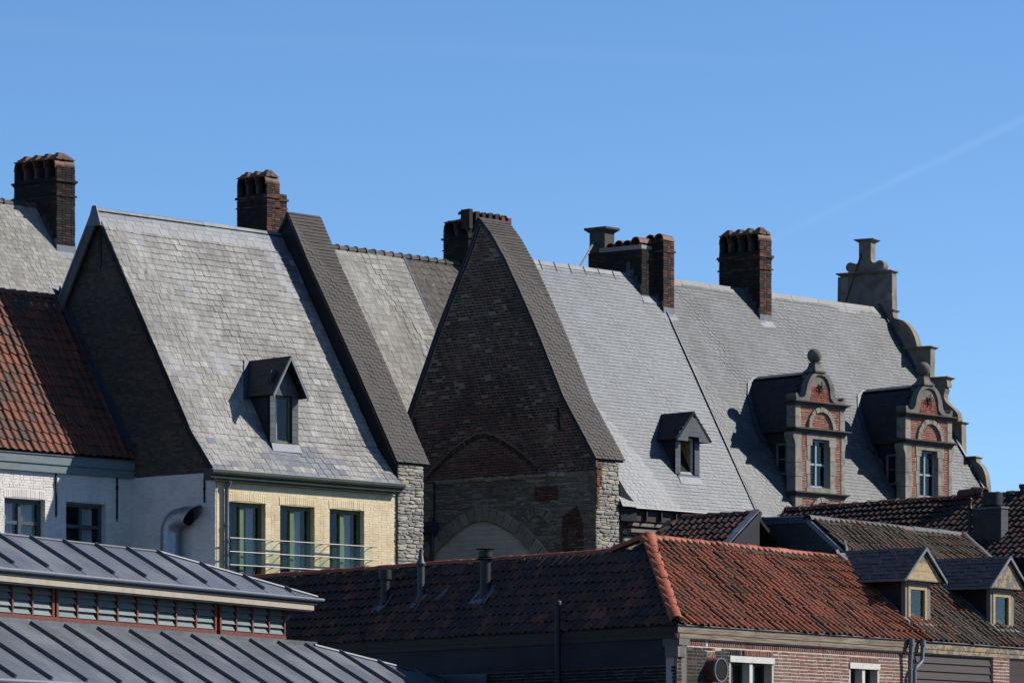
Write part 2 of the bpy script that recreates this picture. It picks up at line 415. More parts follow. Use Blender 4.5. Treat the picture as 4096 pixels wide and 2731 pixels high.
def m_simple(name, cols, dirt=None, dscale=3, damt=.5, rough=.8, spec=.3, metal=0, bscale=40, bstr=.3, grain=None, lo=.42, hi=.7, fine=.25, salts=None):
    t = NT(name); c = t.ramp(t.rnd(), cols) if len(cols) > 1 else cols[0][1]
    fn = t.noise(bscale, 5, .65)
    c = t.mix(t.math('MULTIPLY', t.step(fn, .35, .7), fine), c, (0.5, 0.5, 0.5, 1), 'MULTIPLY') if fine else c
    if dirt is not None:
        v = None if grain is None else t.axes(*grain)
        d = t.step(t.noise(dscale if grain is None else 1.0, 6, .62, v), lo, hi); c = t.mix(t.math('MULTIPLY', d, damt), c, dirt)
    if salts is not None:
        c = t.mix(t.math('MULTIPLY', t.step(t.noise(2.6, 7, .75), .54, .66), salts[1]), c, salts[0]); c = t.mix(t.math('MULTIPLY', t.step(t.noise(.7, 4, .6), .42, .62), .6), c, (.55, .53, .52, 1), 'MULTIPLY')
    if bstr: t.bump(fn, bstr, .008)
    return t.done(c, rough, spec, metal)

MAT = {}
# slates
MAT['slate_old'] = m_slate('slate_old', [(0, S(148, 147, 143)), (.3, S(163, 161, 157)), (.7, S(170, 168, 163)), (1, S(186, 183, 177))], streak=.8, rough=.78, spec=.18, patch=(.78, .77, .76, 1), dark=.46)
MAT['slate_rear'] = m_slate('slate_rear', [(0, S(140, 138, 133)), (.4, S(157, 155, 149)), (1, S(176, 173, 165))], moss=S(94, 93, 90), streak=.6, rough=.78, spec=.15, dark=.5, patch=(.78, .77, .76, 1))
MAT['slate_round'] = m_slate('slate_round', [(0, S(82, 79, 75)), (1, S(106, 102, 96))], moss=S(150, 146, 138), streak=.6, rough=.85, spec=.15)
MAT['slate_blue'] = m_slate('slate_blue', [(0, S(92, 98, 105)), (.5, S(100, 107, 114)), (1, S(111, 117, 123))], streak=.35, rough=.5, spec=.4, patch=(.84, .84, .85, 1), dark=.72)
MAT['slate_long'] = m_slate('slate_long', [(0, S(78, 83, 89)), (.5, S(90, 95, 100)), (1, S(104, 108, 112))], streak=.55, rough=.55, spec=.35, patch=(.68, .68, .69, 1), dark=.6)
MAT['slate_new'] = m_slate('slate_new', [(0, S(86, 90, 98)), (1, S(118, 122, 130))], streak=.2, rough=.5, spec=.4)
MAT['coping_tile'] = m_slate('coping_tile', [(0, S(78, 73, 70)), (.5, S(82, 77, 74)), (1, S(88, 82, 79))], streak=.25, rough=.72, spec=.18, patch=(.85, .85, .85, 1))
MAT['slate_dark'] = m_slate('slate_dark', [(0, S(38, 39, 44)), (1, S(54, 56, 62))], streak=.4, rough=.55, spec=.3)
MAT['slate_hung'] = m_slate('slate_hung', [(0, S(68, 73, 81)), (1, S(86, 91, 99))], streak=.2, rough=.5, spec=.35)
MAT['felt'] = m_simple('felt', [(0, S(30, 30, 31))], rough=.95, bstr=0)
# clay
def m_tile(name, cols, dirt, damt, moss, mamt, rough=.7, scale=2.2):
    t = NT(name); c = t.ramp(t.rnd(), cols, 'LINEAR'); fn = t.noise(30, 5, .7)
    c = t.mix(t.math('MULTIPLY', t.step(t.noise(scale, 6, .7), .42, .66), damt), c, dirt)
    c = t.mix(t.math('MULTIPLY', t.step(fn, .45, .75), .35), c, (.45, .42, .4, 1), 'MULTIPLY')
    c = t.mix(t.math('MULTIPLY', t.step(t.noise(24, 3, .6), .66, .72), mamt), c, moss)
    t.bump(fn, .4, .008)
    return t.done(c, rough, .25)
MAT['pantile_red'] = m_tile('pantile_red', [(0, S(74, 60, 52)), (.10, S(92, 63, 51)), (.22, S(114, 68, 51)), (.7, S(130, 74, 55)), (1, S(106, 62, 48))], S(74, 60, 52), .75, S(170, 162, 150), .5)
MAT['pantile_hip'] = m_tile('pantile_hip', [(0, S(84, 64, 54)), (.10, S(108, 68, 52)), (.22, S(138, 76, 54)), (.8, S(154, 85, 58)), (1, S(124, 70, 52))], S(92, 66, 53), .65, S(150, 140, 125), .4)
MAT['pantile_brown'] = m_tile('pantile_brown', [(0, S(70, 63, 54)), (.45, S(88, 77, 64)), (.86, S(98, 85, 69)), (.92, S(128, 74, 55)), (1, S(116, 68, 52))], S(72, 64, 54), .5, S(150, 146, 132), .6)
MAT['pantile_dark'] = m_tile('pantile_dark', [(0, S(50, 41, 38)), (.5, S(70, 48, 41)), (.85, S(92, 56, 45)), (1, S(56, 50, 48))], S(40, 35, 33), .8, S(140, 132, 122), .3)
MAT['pantile_shade'] = m_tile('pantile_shade', [(0, S0(52, 40, 36)), (.5, S0(72, 46, 38)), (.9, S0(92, 55, 43)), (1, S0(120, 66, 48))], S0(44, 36, 33), .65, S0(150, 145, 136), .7)  # darker copy of the hip tiles: shade and mossy blackening in the colour
MAT['ridge_orange'] = m_simple('ridge_orange', [(0, S(160, 84, 58)), (1, S(174, 94, 66))], S(132, 72, 53), 6, .5, rough=.65, spec=.25, fine=.2)
MAT['ridge_dark'] = m_simple('ridge_dark', [(0, S(52, 50, 48)), (.86, S(92, 90, 86)), (.95, S(140, 82, 60)), (1, S(120, 116, 108))], S(52, 50, 48), 7, .6, rough=.75)
MAT['ridge_brown'] = m_simple('ridge_brown', [(0, S(92, 58, 46)), (1, S(122, 76, 58))], S(70, 54, 46), 6, .6, rough=.65)
MAT['ridge_grey'] = m_simple('ridge_grey', [(0, S(84, 82, 82)), (1, S(100, 98, 97))], S(66, 64, 62), 6, .6, rough=.7)
# brick, stone, mortar
MAT['brick_gable'] = m_simple('brick_gable', [(0, S0(54, 43, 38)), (.6, S0(74, 56, 47)), (.85, S0(92, 64, 52)), (.95, S0(112, 66, 51)), (1, S0(124, 104, 88))], S0(60, 50, 44), 1.2, .5, rough=.92, bscale=26, salts=(S0(138, 120, 102), .7))
MAT['brick_gable_red'] = m_simple('brick_gable_red', [(0, S0(78, 52, 43)), (.4, S0(112, 62, 48)), (.85, S0(126, 68, 52)), (1, S0(132, 110, 94))], S0(78, 60, 51), 1.6, .45, rough=.92, bscale=26, salts=(S0(136, 116, 100), .5))
MAT['brick_brown'] = m_simple('brick_brown', [(0, S0(62, 55, 48)), (.6, S0(80, 71, 61)), (.9, S0(92, 82, 66)), (1, S0(88, 60, 51))], S0(60, 56, 52), 1.0, .5, rough=.9, bscale=26)
MAT['brick_soot'] = m_simple('brick_soot', [(0, S(30, 28, 28)), (.75, S(40, 36, 35)), (.9, S(58, 44, 40)), (1, S(98, 60, 49))], S(30, 28, 28), 1.6, .8, rough=.92, bscale=30)  # sooty brick; also the darkened brick that paints shade on the shaded wall
MAT['brick_soot_red'] = m_simple('brick_soot_red', [(0, S(46, 41, 40)), (.4, S(66, 53, 50)), (.6, S(108, 68, 56)), (1, S(136, 80, 63))], S(54, 47, 45), 1.6, .55, rough=.9, bscale=30)
MAT['brick_red'] = m_simple('brick_red', [(0, S(102, 58, 47)), (.3, S(142, 74, 54)), (.8, S(160, 86, 63)), (1, S(130, 80, 65))], S(116, 80, 66), 3, .4, rough=.85, bscale=40)
MAT['brick_house'] = m_simple('brick_house', [(0, S(96, 62, 54)), (.35, S(126, 77, 64)), (.8, S(142, 90, 76)), (1, S(118, 98, 88))], S(142, 124, 112), 1.8, .5, rough=.88, bscale=40)
MAT['brick_white'] = m_simple('brick_white', [(0, S0(196, 190, 184)), (1, S0(208, 202, 196))], S0(172, 165, 159), 2.0, .4, rough=.85, fine=.08, bscale=34)
MAT['brick_yellow'] = m_simple('brick_yellow', [(0, S(234, 213, 172)), (1, S(246, 228, 192))], S(206, 182, 142), 1.6, .6, rough=.85, fine=.12, bscale=34)
MAT['mortar'] = m_simple('mortar', [(0, S(164, 158, 150))], S(128, 122, 116), 2.2, .6, rough=.95)
MAT['mortar_light'] = m_simple('mortar_light', [(0, S(200, 190, 176))], S(164, 152, 140), 2.2, .6, rough=.95)
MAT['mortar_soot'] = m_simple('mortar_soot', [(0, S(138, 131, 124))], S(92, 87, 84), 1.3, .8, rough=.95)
MAT['rubble'] = m_simple('rubble', [(0, S(132, 128, 122)), (.45, S(168, 163, 153)), (.8, S(190, 184, 171)), (.93, S(194, 176, 146)), (1, S(174, 156, 130))], S(130, 125, 117), 5, .45, rough=.9, bscale=22, bstr=.8)
MAT['rubble_dark'] = m_simple('rubble_dark', [(0, S0(112, 99, 85)), (.5, S0(142, 124, 105)), (.85, S0(164, 144, 120)), (1, S0(176, 152, 124))], S0(108, 94, 80), 4, .5, rough=.92, bscale=22, bstr=.8, salts=(S0(162, 142, 118), .4))
MAT['limestone'] = m_simple('limestone', [(0, S(148, 141, 128)), (1, S(166, 158, 144))], S(96, 93, 90), 3.2, .7, rough=.88, bscale=50, bstr=.5)
MAT['limestone_grey'] = m_simple('limestone_grey', [(0, S(116, 111, 103)), (1, S(132, 126, 116))], S(76, 75, 73), 2.6, .7, rough=.88, bscale=50, bstr=.5)
MAT['limestone_dark'] = m_simple('limestone_dark', [(0, S(76, 74, 71)), (1, S(88, 85, 81))], S(58, 57, 56), 3, .6, rough=.85, bscale=50, bstr=.5)
MAT['render_dark'] = m_simple('render_dark', [(0, S(98, 94, 92))], S(78, 76, 76), 1.2, .6, rough=.9)
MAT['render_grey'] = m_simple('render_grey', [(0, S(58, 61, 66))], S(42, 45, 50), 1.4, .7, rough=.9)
MAT['whitewash'] = m_simple('whitewash', [(0, S0(208, 190, 166)), (1, S0(218, 200, 176))], S0(186, 168, 146), 2, .4, rough=.9, fine=.08)
MAT['buff_stone'] = m_simple('buff_stone', [(0, S0(148, 130, 108)), (1, S0(174, 154, 128))], S0(120, 105, 88), 4, .6, rough=.9)
# metals
MAT['lead'] = m_simple('lead', [(0, S(108, 115, 124)), (1, S(126, 132, 140))], S(84, 90, 98), 5, .6, rough=.6, spec=.35, metal=.1, bscale=18, bstr=.25)
MAT['lead_dark'] = m_simple('lead_dark', [(0, S(72, 79, 92))], S(54, 59, 70), 4, .6, rough=.55, spec=.4, metal=.2, bscale=14, bstr=.3)
MAT['lead_side'] = m_simple('lead_side', [(0, S(46, 48, 54))], S(38, 40, 45), 2, .6, rough=.7, spec=.2, bscale=14, bstr=.2)
def m_zinc(name, col, dark):
    t = NT(name); mu, ts = D(25.6), D(-64.4) * .866 + ZV * .5
    st = t.step(t.noise(1.0, 5, .65, t.axes(mu * 9, ts * .7, np.cross(mu, ts))), .42, .7); bl = t.step(t.noise(.9, 5, .6), .4, .65)
    c = t.mix(t.math('MULTIPLY', st, .45), col, dark); c = t.mix(t.math('MULTIPLY', bl, .35), c, tuple(x * 1.25 for x in col[:3]) + (1,))
    c = t.mix(t.math('MULTIPLY', t.rnd(), .22), c, dark)
    c = t.mix(t.step(t.noise(7, 2, .5), .745, .76), c, S(176, 176, 172))
    t.bump(t.noise(1.7, 2, .5), .25, .05)
    return t.done(c, t.math('ADD', t.math('MULTIPLY', bl, .18), .42), .45, .35)
MAT['zinc'] = m_zinc('zinc', S(116, 120, 126), S(90, 94, 100))
MAT['zinc_seam'] = m_simple('zinc_seam', [(0, S(96, 101, 110))], S(80, 84, 92), 3, .5, rough=.5, spec=.5, metal=.4, bscale=12, bstr=.06)
MAT['galvanised'] = m_simple('galvanised', [(0, S0(140, 150, 160)), (1, S0(156, 164, 172))], S0(112, 122, 134), 14, .6, rough=.42, spec=.5, metal=.6, bscale=20, bstr=.05)
MAT['steel'] = m_simple('steel', [(0, S(112, 112, 114))], None, rough=.5, metal=.5, bstr=0, fine=0)
MAT['black_metal'] = m_simple('black_metal', [(0, S(38, 40, 43))], S(30, 31, 33), 8, .5, rough=.5, spec=.3)
MAT['iron'] = m_simple('iron', [(0, S(38, 38, 42))], S(58, 48, 42), 12, .5, rough=.6)
MAT['rust'] = m_simple('rust', [(0, S(104, 68, 50))], S(66, 50, 44), 9, .6, rough=.85)
MAT['grey_paint'] = m_simple('grey_paint', [(0, S(104, 112, 122))], S(86, 92, 100), 5, .4, rough=.5, spec=.4, fine=.1)
MAT['pipe_grey'] = m_simple('pipe_grey', [(0, S(112, 120, 132))], S(92, 98, 108), 6, .4, rough=.45, spec=.4, fine=.1)
# wood, paint
MAT['green_paint'] = m_simple('green_paint', [(0, S(92, 118, 82)), (1, S(102, 128, 90))], S(74, 96, 68), 8, .4, rough=.55, spec=.3, fine=.1)
MAT['green_dark'] = m_simple('green_dark', [(0, S(64, 76, 64))], S(44, 50, 45), 3, .6, rough=.6, fine=.2)
MAT['blue_frame'] = m_simple('blue_frame', [(0, S(140, 160, 174)), (1, S(156, 174, 186))], S(180, 186, 188), 12, .5, rough=.55, fine=.1)
MAT['slate_frame'] = m_simple('slate_frame', [(0, S(70, 82, 96))], S(58, 66, 78), 6, .4, rough=.45, spec=.4, fine=.08)
MAT['pale_blue'] = m_simple('pale_blue', [(0, S(120, 134, 139))], S(96, 108, 114), 3, .6, rough=.6, grain=(U45 * 3, ZV * 12, W45 * 3), fine=.1)
MAT['white_paint'] = m_simple('white_paint', [(0, S(214, 212, 206))], S(178, 174, 168), 6, .5, rough=.6, fine=.08)
MAT['cream'] = m_simple('cream', [(0, S(172, 150, 112)), (1, S(182, 160, 120))], S(132, 114, 86), 9, .6, rough=.7, fine=.2)
MAT['fascia_cream'] = m_simple('fascia_cream', [(0, S(176, 166, 149))], S(146, 135, 120), 3, .5, rough=.6, fine=.08)
MAT['old_wood'] = m_simple('old_wood', [(0, S(140, 126, 109)), (1, S(154, 140, 122))], S(86, 70, 60), 1, .75, rough=.85, grain=(D(36.3) * 1.4, ZV * 34, D(-53.7) * 8), lo=.4, hi=.62)
MAT['grey_wood'] = m_simple('grey_wood', [(0, S(126, 120, 114)), (1, S(144, 138, 130))], S(92, 86, 82), 1, .6, rough=.9, grain=(D(36.3) * 30, ZV * 2, D(-53.7) * 30))
MAT['peel_wood'] = m_simple('peel_wood', [(0, S(164, 142, 106))], S(108, 102, 95), 6, 1.0, rough=.8, lo=.46, hi=.52)
MAT['dark_wood'] = m_simple('dark_wood', [(0, S(74, 66, 60))], S(50, 45, 42), 1, .6, rough=.88, grain=(U45 * 1.5, ZV * 30, W45 * 5))
MAT['brown_board'] = m_simple('brown_board', [(0, S(50, 35, 32)), (1, S(58, 41, 37))], S(42, 31, 29), 4, .4, rough=.65, fine=.1)
MAT['red_paint'] = m_simple('red_paint', [(0, S(112, 60, 47)), (1, S(124, 68, 53))], S(76, 46, 40), 7, .6, rough=.7, fine=.2)
MAT['red_panel'] = m_simple('red_panel', [(0, S(176, 52, 40))], None, rough=.6)
MAT['louvre'] = m_simple('louvre', [(0, S(124, 136, 138)), (1, S(138, 148, 150))], S(108, 116, 116), 5, .3, rough=.3, spec=.4, fine=.05)
MAT['interior'] = m_simple('interior', [(0, S(38, 38, 39))], None, rough=.95, spec=.05, bstr=0)
MAT['interior_warm'] = m_simple('interior_warm', [(0, S(176, 156, 112))], None, rough=.9, bstr=0)
MAT['curtain'] = m_simple('curtain', [(0, S0(186, 186, 184))], None, rough=.9, bstr=0, fine=0)
MAT['ground'] = m_simple('ground', [(0, S(84, 79, 73))], S(70, 66, 62), .4, .6, rough=.95)
MAT['lichen'] = m_simple('lichen', [(0, S(150, 140, 96)), (1, S(170, 130, 60))], S(120, 116, 96), 20, .6, rough=.95)
MAT['moss'] = m_simple('moss', [(0, S(58, 56, 44)), (1, S(86, 80, 62))], S(48, 44, 38), 9, .6, rough=.98, bscale=16, bstr=1.0)
def m_glass(name, tint, refl=1.6, base=.06):
    t = NT(name); t.n.remove(t.bsdf); out = t.n['Material Output']
    tr = t.n.new('ShaderNodeBsdfTransparent'); tr.inputs[0].default_value = tint; gl = t.n.new('ShaderNodeBsdfGlossy'); gl.inputs['Roughness'].default_value = .02; gl.inputs['Color'].default_value = (.95, .97, 1, 1)
    fr = t.n.new('ShaderNodeLayerWeight'); fr.inputs['Blend'].default_value = .5
    f = t.math('ADD', t.math('MULTIPLY', t.math('POWER', fr.outputs['Facing'], 4.0), refl), base, True); mx = t.n.new('ShaderNodeMixShader')
    t.l.new(f, mx.inputs[0]); t.l.new(tr.outputs[0], mx.inputs[1]); t.l.new(gl.outputs[0], mx.inputs[2]); t.l.new(mx.outputs[0], out.inputs[0]); return t.m
MAT['glass'] = m_glass('glass', (.86, .88, .89, 1), .5, .016); MAT['glass_rail'] = m_glass('glass_rail', (.90, .95, .92, 1), .8, .01)
MAT['soot'] = m_simple('soot', [(0, S(16, 15, 15))], None, rough=1.0, spec=0.0, bstr=0)  # near-black colour standing for the dark inside the flues
MAT['mortar_gable'] = m_simple('mortar_gable', [(0, S0(150, 128, 106))], S0(98, 84, 71), 1.3, .8, rough=.95)
MAT['mortar_chimney'] = m_simple('mortar_chimney', [(0, S(92, 85, 79))], S(48, 45, 43), 1.6, .85, rough=.95)
MAT['mortar_brown'] = m_simple('mortar_brown', [(0, S0(82, 75, 68))], S0(66, 61, 57), 1.3, .8, rough=.95)
MAT['flue_grey'] = m_simple('flue_grey', [(0, S(74, 79, 85))], S(60, 64, 70), 8, .5, rough=.5, spec=.3)

MAT['gable_stone'] = m_simple('gable_stone', [(0, S(142, 134, 119)), (1, S(158, 149, 133))], S(88, 84, 79), 2.6, .7, rough=.88, bscale=50, bstr=.5)
# ------------------------------------------------------------------ ground
GZ = -10.57
g = MB(); g.add([(-4000, -500, 0), (4000, -500, 0), (4000, 9000, 0), (-4000, 9000, 0)], [(0, 1, 2, 3)])
gd = g.build('ground', MAT['ground']); gd['kind'] = 'structure'; gd['label'] = 'paved ground between the houses'

# ------------------------------------------------------------------ the row of houses: a along the fronts, w away from the street, z above the eaves
OR = A3(-7.66, 100, 10.57); U, W, V = D(45), D(-45), D(-51)
SH = float(np.dot(V, U) / np.dot(V, W))           # gables run slightly askew to the fronts
def R(a, w, z): return OR + U * a + W * w + ZV * z
def FW(w, a=0.0, z=0.0): return Fr(R(a, w, z), U, ZV, -W)                   # faces that look to the street
def FG(a, vd=V, w=0.0): return Fr(R(a, w, 0), vd, ZV, np.cross(-vd, ZV))    # gable faces: (depth, z, outward)

def roof_slab(mb, prof, a0, a1, sh0=SH, sh1=SH, th=.10, lift=0.0):
    for (w0, z0), (w1, z1) in zip(prof[:-1], prof[1:]):
        L = math.hypot(w1 - w0, z1 - z0); n = -W * (z1 - z0) / L + ZV * (w1 - w0) / L
        if n[2] < 0: n = -n
        mb.slab([R(a0 + sh0 * w0, w0, z0) + n * lift, R(a1 + sh1 * w0, w0, z0) + n * lift, R(a1 + sh1 * w1, w1, z1) + n * lift, R(a0 + sh0 * w1, w1, z1) + n * lift], -n * th)

def window(house, fr, a0, a1, b0, b1, mat, fw=.05, mull=(), trans=(), depth=.05, glass=True, name='window', curtain=None, back=.35, mw=None, inner=None, label=None):
    """frame with bars as the part, panes as sub-parts; (a, b) in fr, fr.ez outward, frame spans c in [-depth, 0]"""
    m = MB(); mw = mw or fw
    m.box(fr, a0, a0 + fw, b0, b1, -depth, 0); m.box(fr, a1 - fw, a1, b0, b1, -depth, 0)
    m.box(fr, a0 + fw, a1 - fw, b0, b0 + fw, -depth, 0); m.box(fr, a0 + fw, a1 - fw, b1 - fw, b1, -depth, 0)
    xs = [a0 + fw] + [v for x in mull for v in (x - mw / 2, x + mw / 2)] + [a1 - fw]
    ys = [b0 + fw] + [v for y in trans for v in (y - mw / 2, y + mw / 2)] + [b1 - fw]
    for x in mull: m.box(fr, x - mw / 2, x + mw / 2, b0 + fw, b1 - fw, -depth, .012)
    for y in trans:
        for i in range(0, len(xs), 2): m.box(fr, xs[i], xs[i + 1], y - mw / 2, y + mw / 2, -depth, -.006)
    o = m.build(name, mat, house)
    if label: o['label'] = label
    if glass:
        for i in range(0, len(xs), 2):
            for j in range(0, len(ys), 2):
                p = MB(); tl = rng.normal(0, .004); f2 = fr.at(0, 0, rng.normal(0, .003)); f2.ez = fr.ez + fr.ex * tl
                p.box(f2, xs[i], xs[i + 1], ys[j], ys[j + 1], -depth * .65, -depth * .65 + .006); p.build('pane', MAT['glass'], o)
    if inner is not None:
        q = MB(); q.add([fr(a0, b0, -back), fr(a1, b0, -back), fr(a1, b1, -back), fr(a0, b1, -back)], [(0, 1, 2, 3)])
        q.add([fr(a0, b0, -depth), fr(a0, b1, -depth), fr(a0, b1, -back), fr(a0, b0, -back)], [(0, 1, 2, 3)]); q.add([fr(a1, b0, -depth), fr(a1, b1, -depth), fr(a1, b1, -back), fr(a1, b0, -back)], [(0, 1, 2, 3)])
        q.add([fr(a0, b0, -depth), fr(a1, b0, -depth), fr(a1, b0, -back), fr(a0, b0, -back)], [(0, 1, 2, 3)]); q.add([fr(a0, b1, -depth), fr(a1, b1, -depth), fr(a1, b1, -back), fr(a0, b1, -back)], [(0, 1, 2, 3)])
        q.build('room', inner, o)
    if curtain:
        for c0_, c1_, cb, ct in curtain:
            n = max(8, int((c1_ - c0_) / .03)); q = MB(); pts = []
            for k in range(n + 1):
                x = c0_ + (c1_ - c0_) * k / n; pts.append((x, -depth - .10 + .022 * math.sin(k * 1.9 + rng.uniform(-.5, .5))))
            q.add([fr(x, cb, c) for x, c in pts] + [fr(x, ct, c) for x, c in pts], [(k, k + 1, n + 2 + k, n + 1 + k) for k in range(n)])
            q.build('curtain', MAT['curtain'], o, smooth=True)
    return o

def chimney(house, cr, wu, dv, h, strings, mat_side, mat_front, vc=D(-55), flues=4, label=None, cap='barrel', base_lead=.2, z_below=1.2, wide=None, back_h=None, nind=36, nm='chimney'):
    """stack with its near left corner cr on the roof: bricks, projecting courses, half-round flue covers with tiles on top"""
    cr = np.asarray(cr, float)
    fF = Fr(cr, U, ZV, -W); fL = Fr(cr, vc, ZV, np.cross(-vc, ZV))
    fB = Fr(cr + vc * dv + U * wu, -U, ZV, W); fR = Fr(cr + U * wu, vc, ZV, np.cross(vc, ZV))
    core = MB(); bs = [cr, cr + U * wu, cr + U * wu + vc * dv, cr + vc * dv]
    def ring(z0, z1, e):
        c = sum(bs) / 4; q = []
        for p in bs:
            uu = np.sign(np.dot(p - c, U)); vv = np.sign(np.dot(p - c, W)); q.append(p + U * uu * e + vc * vv * e)
        core.hexa([p + ZV * z0 for p in q] + [p + ZV * z1 for p in q])
    hc = h - (.36 if cap == 'barrel' else 0)
    ring(-z_below, hc, 0.0)
    if cap == 'barrel':
        fq_ = Fr(cr, U, vc, ZV); core.box(fq_, wu * .42, wu, 0, dv, hc, h)
        for i in range(flues + 1):
            x = i * dv / flues; core.box(fq_, 0, wu * .42, max(0, x - .045), min(dv, x + .045), hc, h)
    o = core.build(nm, MAT['mortar_chimney'], house)
    if label: o['label'] = label
    zs = [0] + [s[0] for s in strings] + [h]
    def e_at(z):
        e = .012
        for s in strings:
            if z > s[0] and len(s) > 3: e = s[3]
        return e
    for fr, L, mt, ni in ((fF, wu, mat_front, nind), (fL, dv, mat_side, nind), (fB, wu, mat_side, 0), (fR, dv, mat_front, 0)):
        lst = []
        for k in range(len(zs) - 1):
            z0 = zs[k] + (strings[k - 1][2] if k else -z_below); z1 = zs[k + 1] if not (fr is fL and k == len(zs) - 2) else max(hc, z0 + .07)
            lst += brickwork(fr, rect(-.004, L + .004, z0 + .008, z1 - .004), bl=.2, bh=.052, joint=.014, proud=.016)
        pieces(o, 'brick', MAT[mt], BRICK, lst, ni)
    for s in strings:
        c = sum(bs) / 4; m = []
        for fr, L in ((fF, wu), (fL, dv), (fB, wu), (fR, dv)):
            n = max(2, int(L / .13)); e = s[1]
            for i in range(n):
                w_ = (L + 2 * e) / n
                m.append(M4(fr.ex * (w_ - .006), fr.ey * s[2] * rng.uniform(.9, 1.05), fr.ez * (e + rng.uniform(-.006, .01)), fr(-e + (i + .5) * w_, s[0] + s[2] / 2, 0)))
        pieces(o, 'string_brick', MAT[mat_front], [BOX], m, 60)
    if base_lead:
        lm = MB(); lm.box(fF, -.015, wu + .015, -.22, base_lead, .004, .03); lm.slab([fF(-.03, .0, .03), fF(wu + .03, .0, .03), fF(wu + .06, -.2, .16), fF(-.06, -.2, .16)], ZV * .012)
        lm.build('lead_apron', MAT['lead'], o)
        # side flashing that follows the roof slope
        sf = MB(); sl = 1.72
        n = 4
        for i in range(n):
            v0, v1 = i * .13, (i + 1) * .13
            if v1 > dv: break
            sf.box(fL, v0, v1, v0 * sl - .35, v1 * sl + .16, .004, .03)
        sf.build('lead_flashing', MAT['lead_dark'], o)
    if cap == 'barrel':
        r = dv / flues / 2; top = h - .02
        for i in range(flues):
            vm = (i + .5) * 2 * r
            for k in range(2):
                b = MB(); u0, u1 = k * wu / 2 - (.03 if k == 0 else 0), (k + 1) * wu / 2 + (.03 if k == 1 else 0)
                jj = rng.normal(0, .008)
                b.halfpipe(cr + vc * vm + U * u0 + ZV * (top + r * .25 + jj), cr + vc * vm + U * (u1 - .008) + ZV * (top + r * .25 + jj), ZV, r * 1.06, t=.03, seg=14, a0=-.45, a1=math.pi + .45)
                b.build('flue_barrel', MAT['ridge_brown'], o, smooth=True)
            m = []
            for k in range(6):
                s_ = 1 - .13 * k; n = max(1, int(3 * s_ + .5))
                for q in range(n):
                    L = (wu + .04) * s_ / n; ua = wu / 2 + (-(wu + .04) * s_ / 2 + (q + .5) * L) + rng.normal(0, .012)
                    m.append(M4(U * (L - .004), vc * 2 * r * (1.08 - .15 * k) * rng.uniform(.93, 1.05), ZV * .034, cr + U * ua + vc * (vm + rng.normal(0, .012)) + ZV * (top + r * 1.05 + .036 * k)))
            pieces(o, 'cap_tile', MAT['cap_tile'], [BOX], m, 60)
        # near-black wall under each barrel, the flue's inner darkness painted in
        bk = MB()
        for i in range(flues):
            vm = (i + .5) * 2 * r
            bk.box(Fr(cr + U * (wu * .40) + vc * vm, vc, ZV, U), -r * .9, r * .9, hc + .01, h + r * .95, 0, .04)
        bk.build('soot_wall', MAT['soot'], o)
    return o
MAT['cap_tile'] = m_simple('cap_tile', [(0, S(84, 74, 66)), (.5, S(124, 104, 90)), (.8, S(140, 92, 74)), (1, S(120, 116, 100))], S(92, 86, 70), 8, .5, rough=.9)

MAT['verge_grey'] = m_simple('verge_grey', [(0, S(104, 101, 98))], S(86, 83, 80), 3, .5, rough=.8)
# ================================================================== yellow-fronted house with the pale slate roof
h = thing('yellow_house', 'tall house with pale slate roof, yellow brick front and three green windows', 'house', R(3.3, 3, GZ))
YW = .10                                          # front wall plane
AG = .22                                          # gable wall plane
wins = [(.66, 1.91), (2.41, 3.62), (4.15, 5.39)]; WT, WB = -.76, -3.0
m = MB(); fy = FW(YW)
wall_cells(m, fy, .24, 6.60, GZ, .0, [(a0, a1, WB, WT) for a0, a1 in wins], -.30, 0)
wl_ = m.build('front_wall', MAT['brick_yellow'], h)
holes = [rect(a0, a1, WB, WT + .03) for a0, a1 in wins] + [rect(a0 - .04, a1 + .04, WT, WT + .25) for a0, a1 in wins]
lst = brickwork(fy, rect(.24, 6.60, -3.4, -.02), holes, bl=.2, bh=.055, joint=.009, proud=.0045)
for a0, a1 in wins: lst += soldier(fy, a0 - .03, a1 + .03, WT - .005, .21, rise=.035)
pieces(wl_, 'brick', MAT['brick_yellow'], BRICK, lst, 160, vis=lambda x, y: y > 1900)
for k, (a0, a1) in enumerate(wins):
    fwn = FW(YW + .16)
    mm = a0 + (a1 - a0) * (.45 if k < 2 else .46)
    window(h, fwn, a0 + .005, a1 - .005, WB, WT - .01, MAT['green_paint'], fw=.085, mull=(mm,), mw=.13, depth=.07, inner=MAT['interior'], back=2.2, curtain=[(mm + .1, a1 - .2, WB, WT - .1)] if k != 0 else [(mm + .3, a1 - .15, WB, WT - .1)])
    sl = MB(); sl.box(FW(YW), a0 - .06, a1 + .06, WB - .09, WB, -.2, .05); sl.build('window_sill', MAT['limestone'], wl_)
# side wall: dark brick above, whitewashed brick below the eaves
fg = FG(AG); PLH = [(-.10, -.12), (.74, .94), (4.2, 7.05)]
side = MB(); gp = [(.11, -.04), (.72, .82), (4.2, 6.93), (7.9, .5), (7.9, -.04)]
side.prism(fg, gp, -.3, 0); sw = side.build('gable_wall', MAT['mortar_brown'], h)
lst = brickwork(fg, gp, bl=.2, bh=.058, joint=.013, proud=.012)
pieces(sw, 'brick', MAT['brick_brown'], BRICK, lst, 80, vis=lambda x, y: y > 1150)
side = MB(); side.prism(fg, rect(.11, 7.9, GZ, -.04), -.3, 0); pw = side.build('whitewashed_wall', MAT['brick_white'], h)
lst = brickwork(fg, rect(.11, 3.1, -3.3, -.045), bl=.2, bh=.058, joint=.012, proud=.006, c0=.001)
pieces(pw, 'brick', MAT['brick_white'], BRICK, lst, 60, vis=lambda x, y: y < 2250)
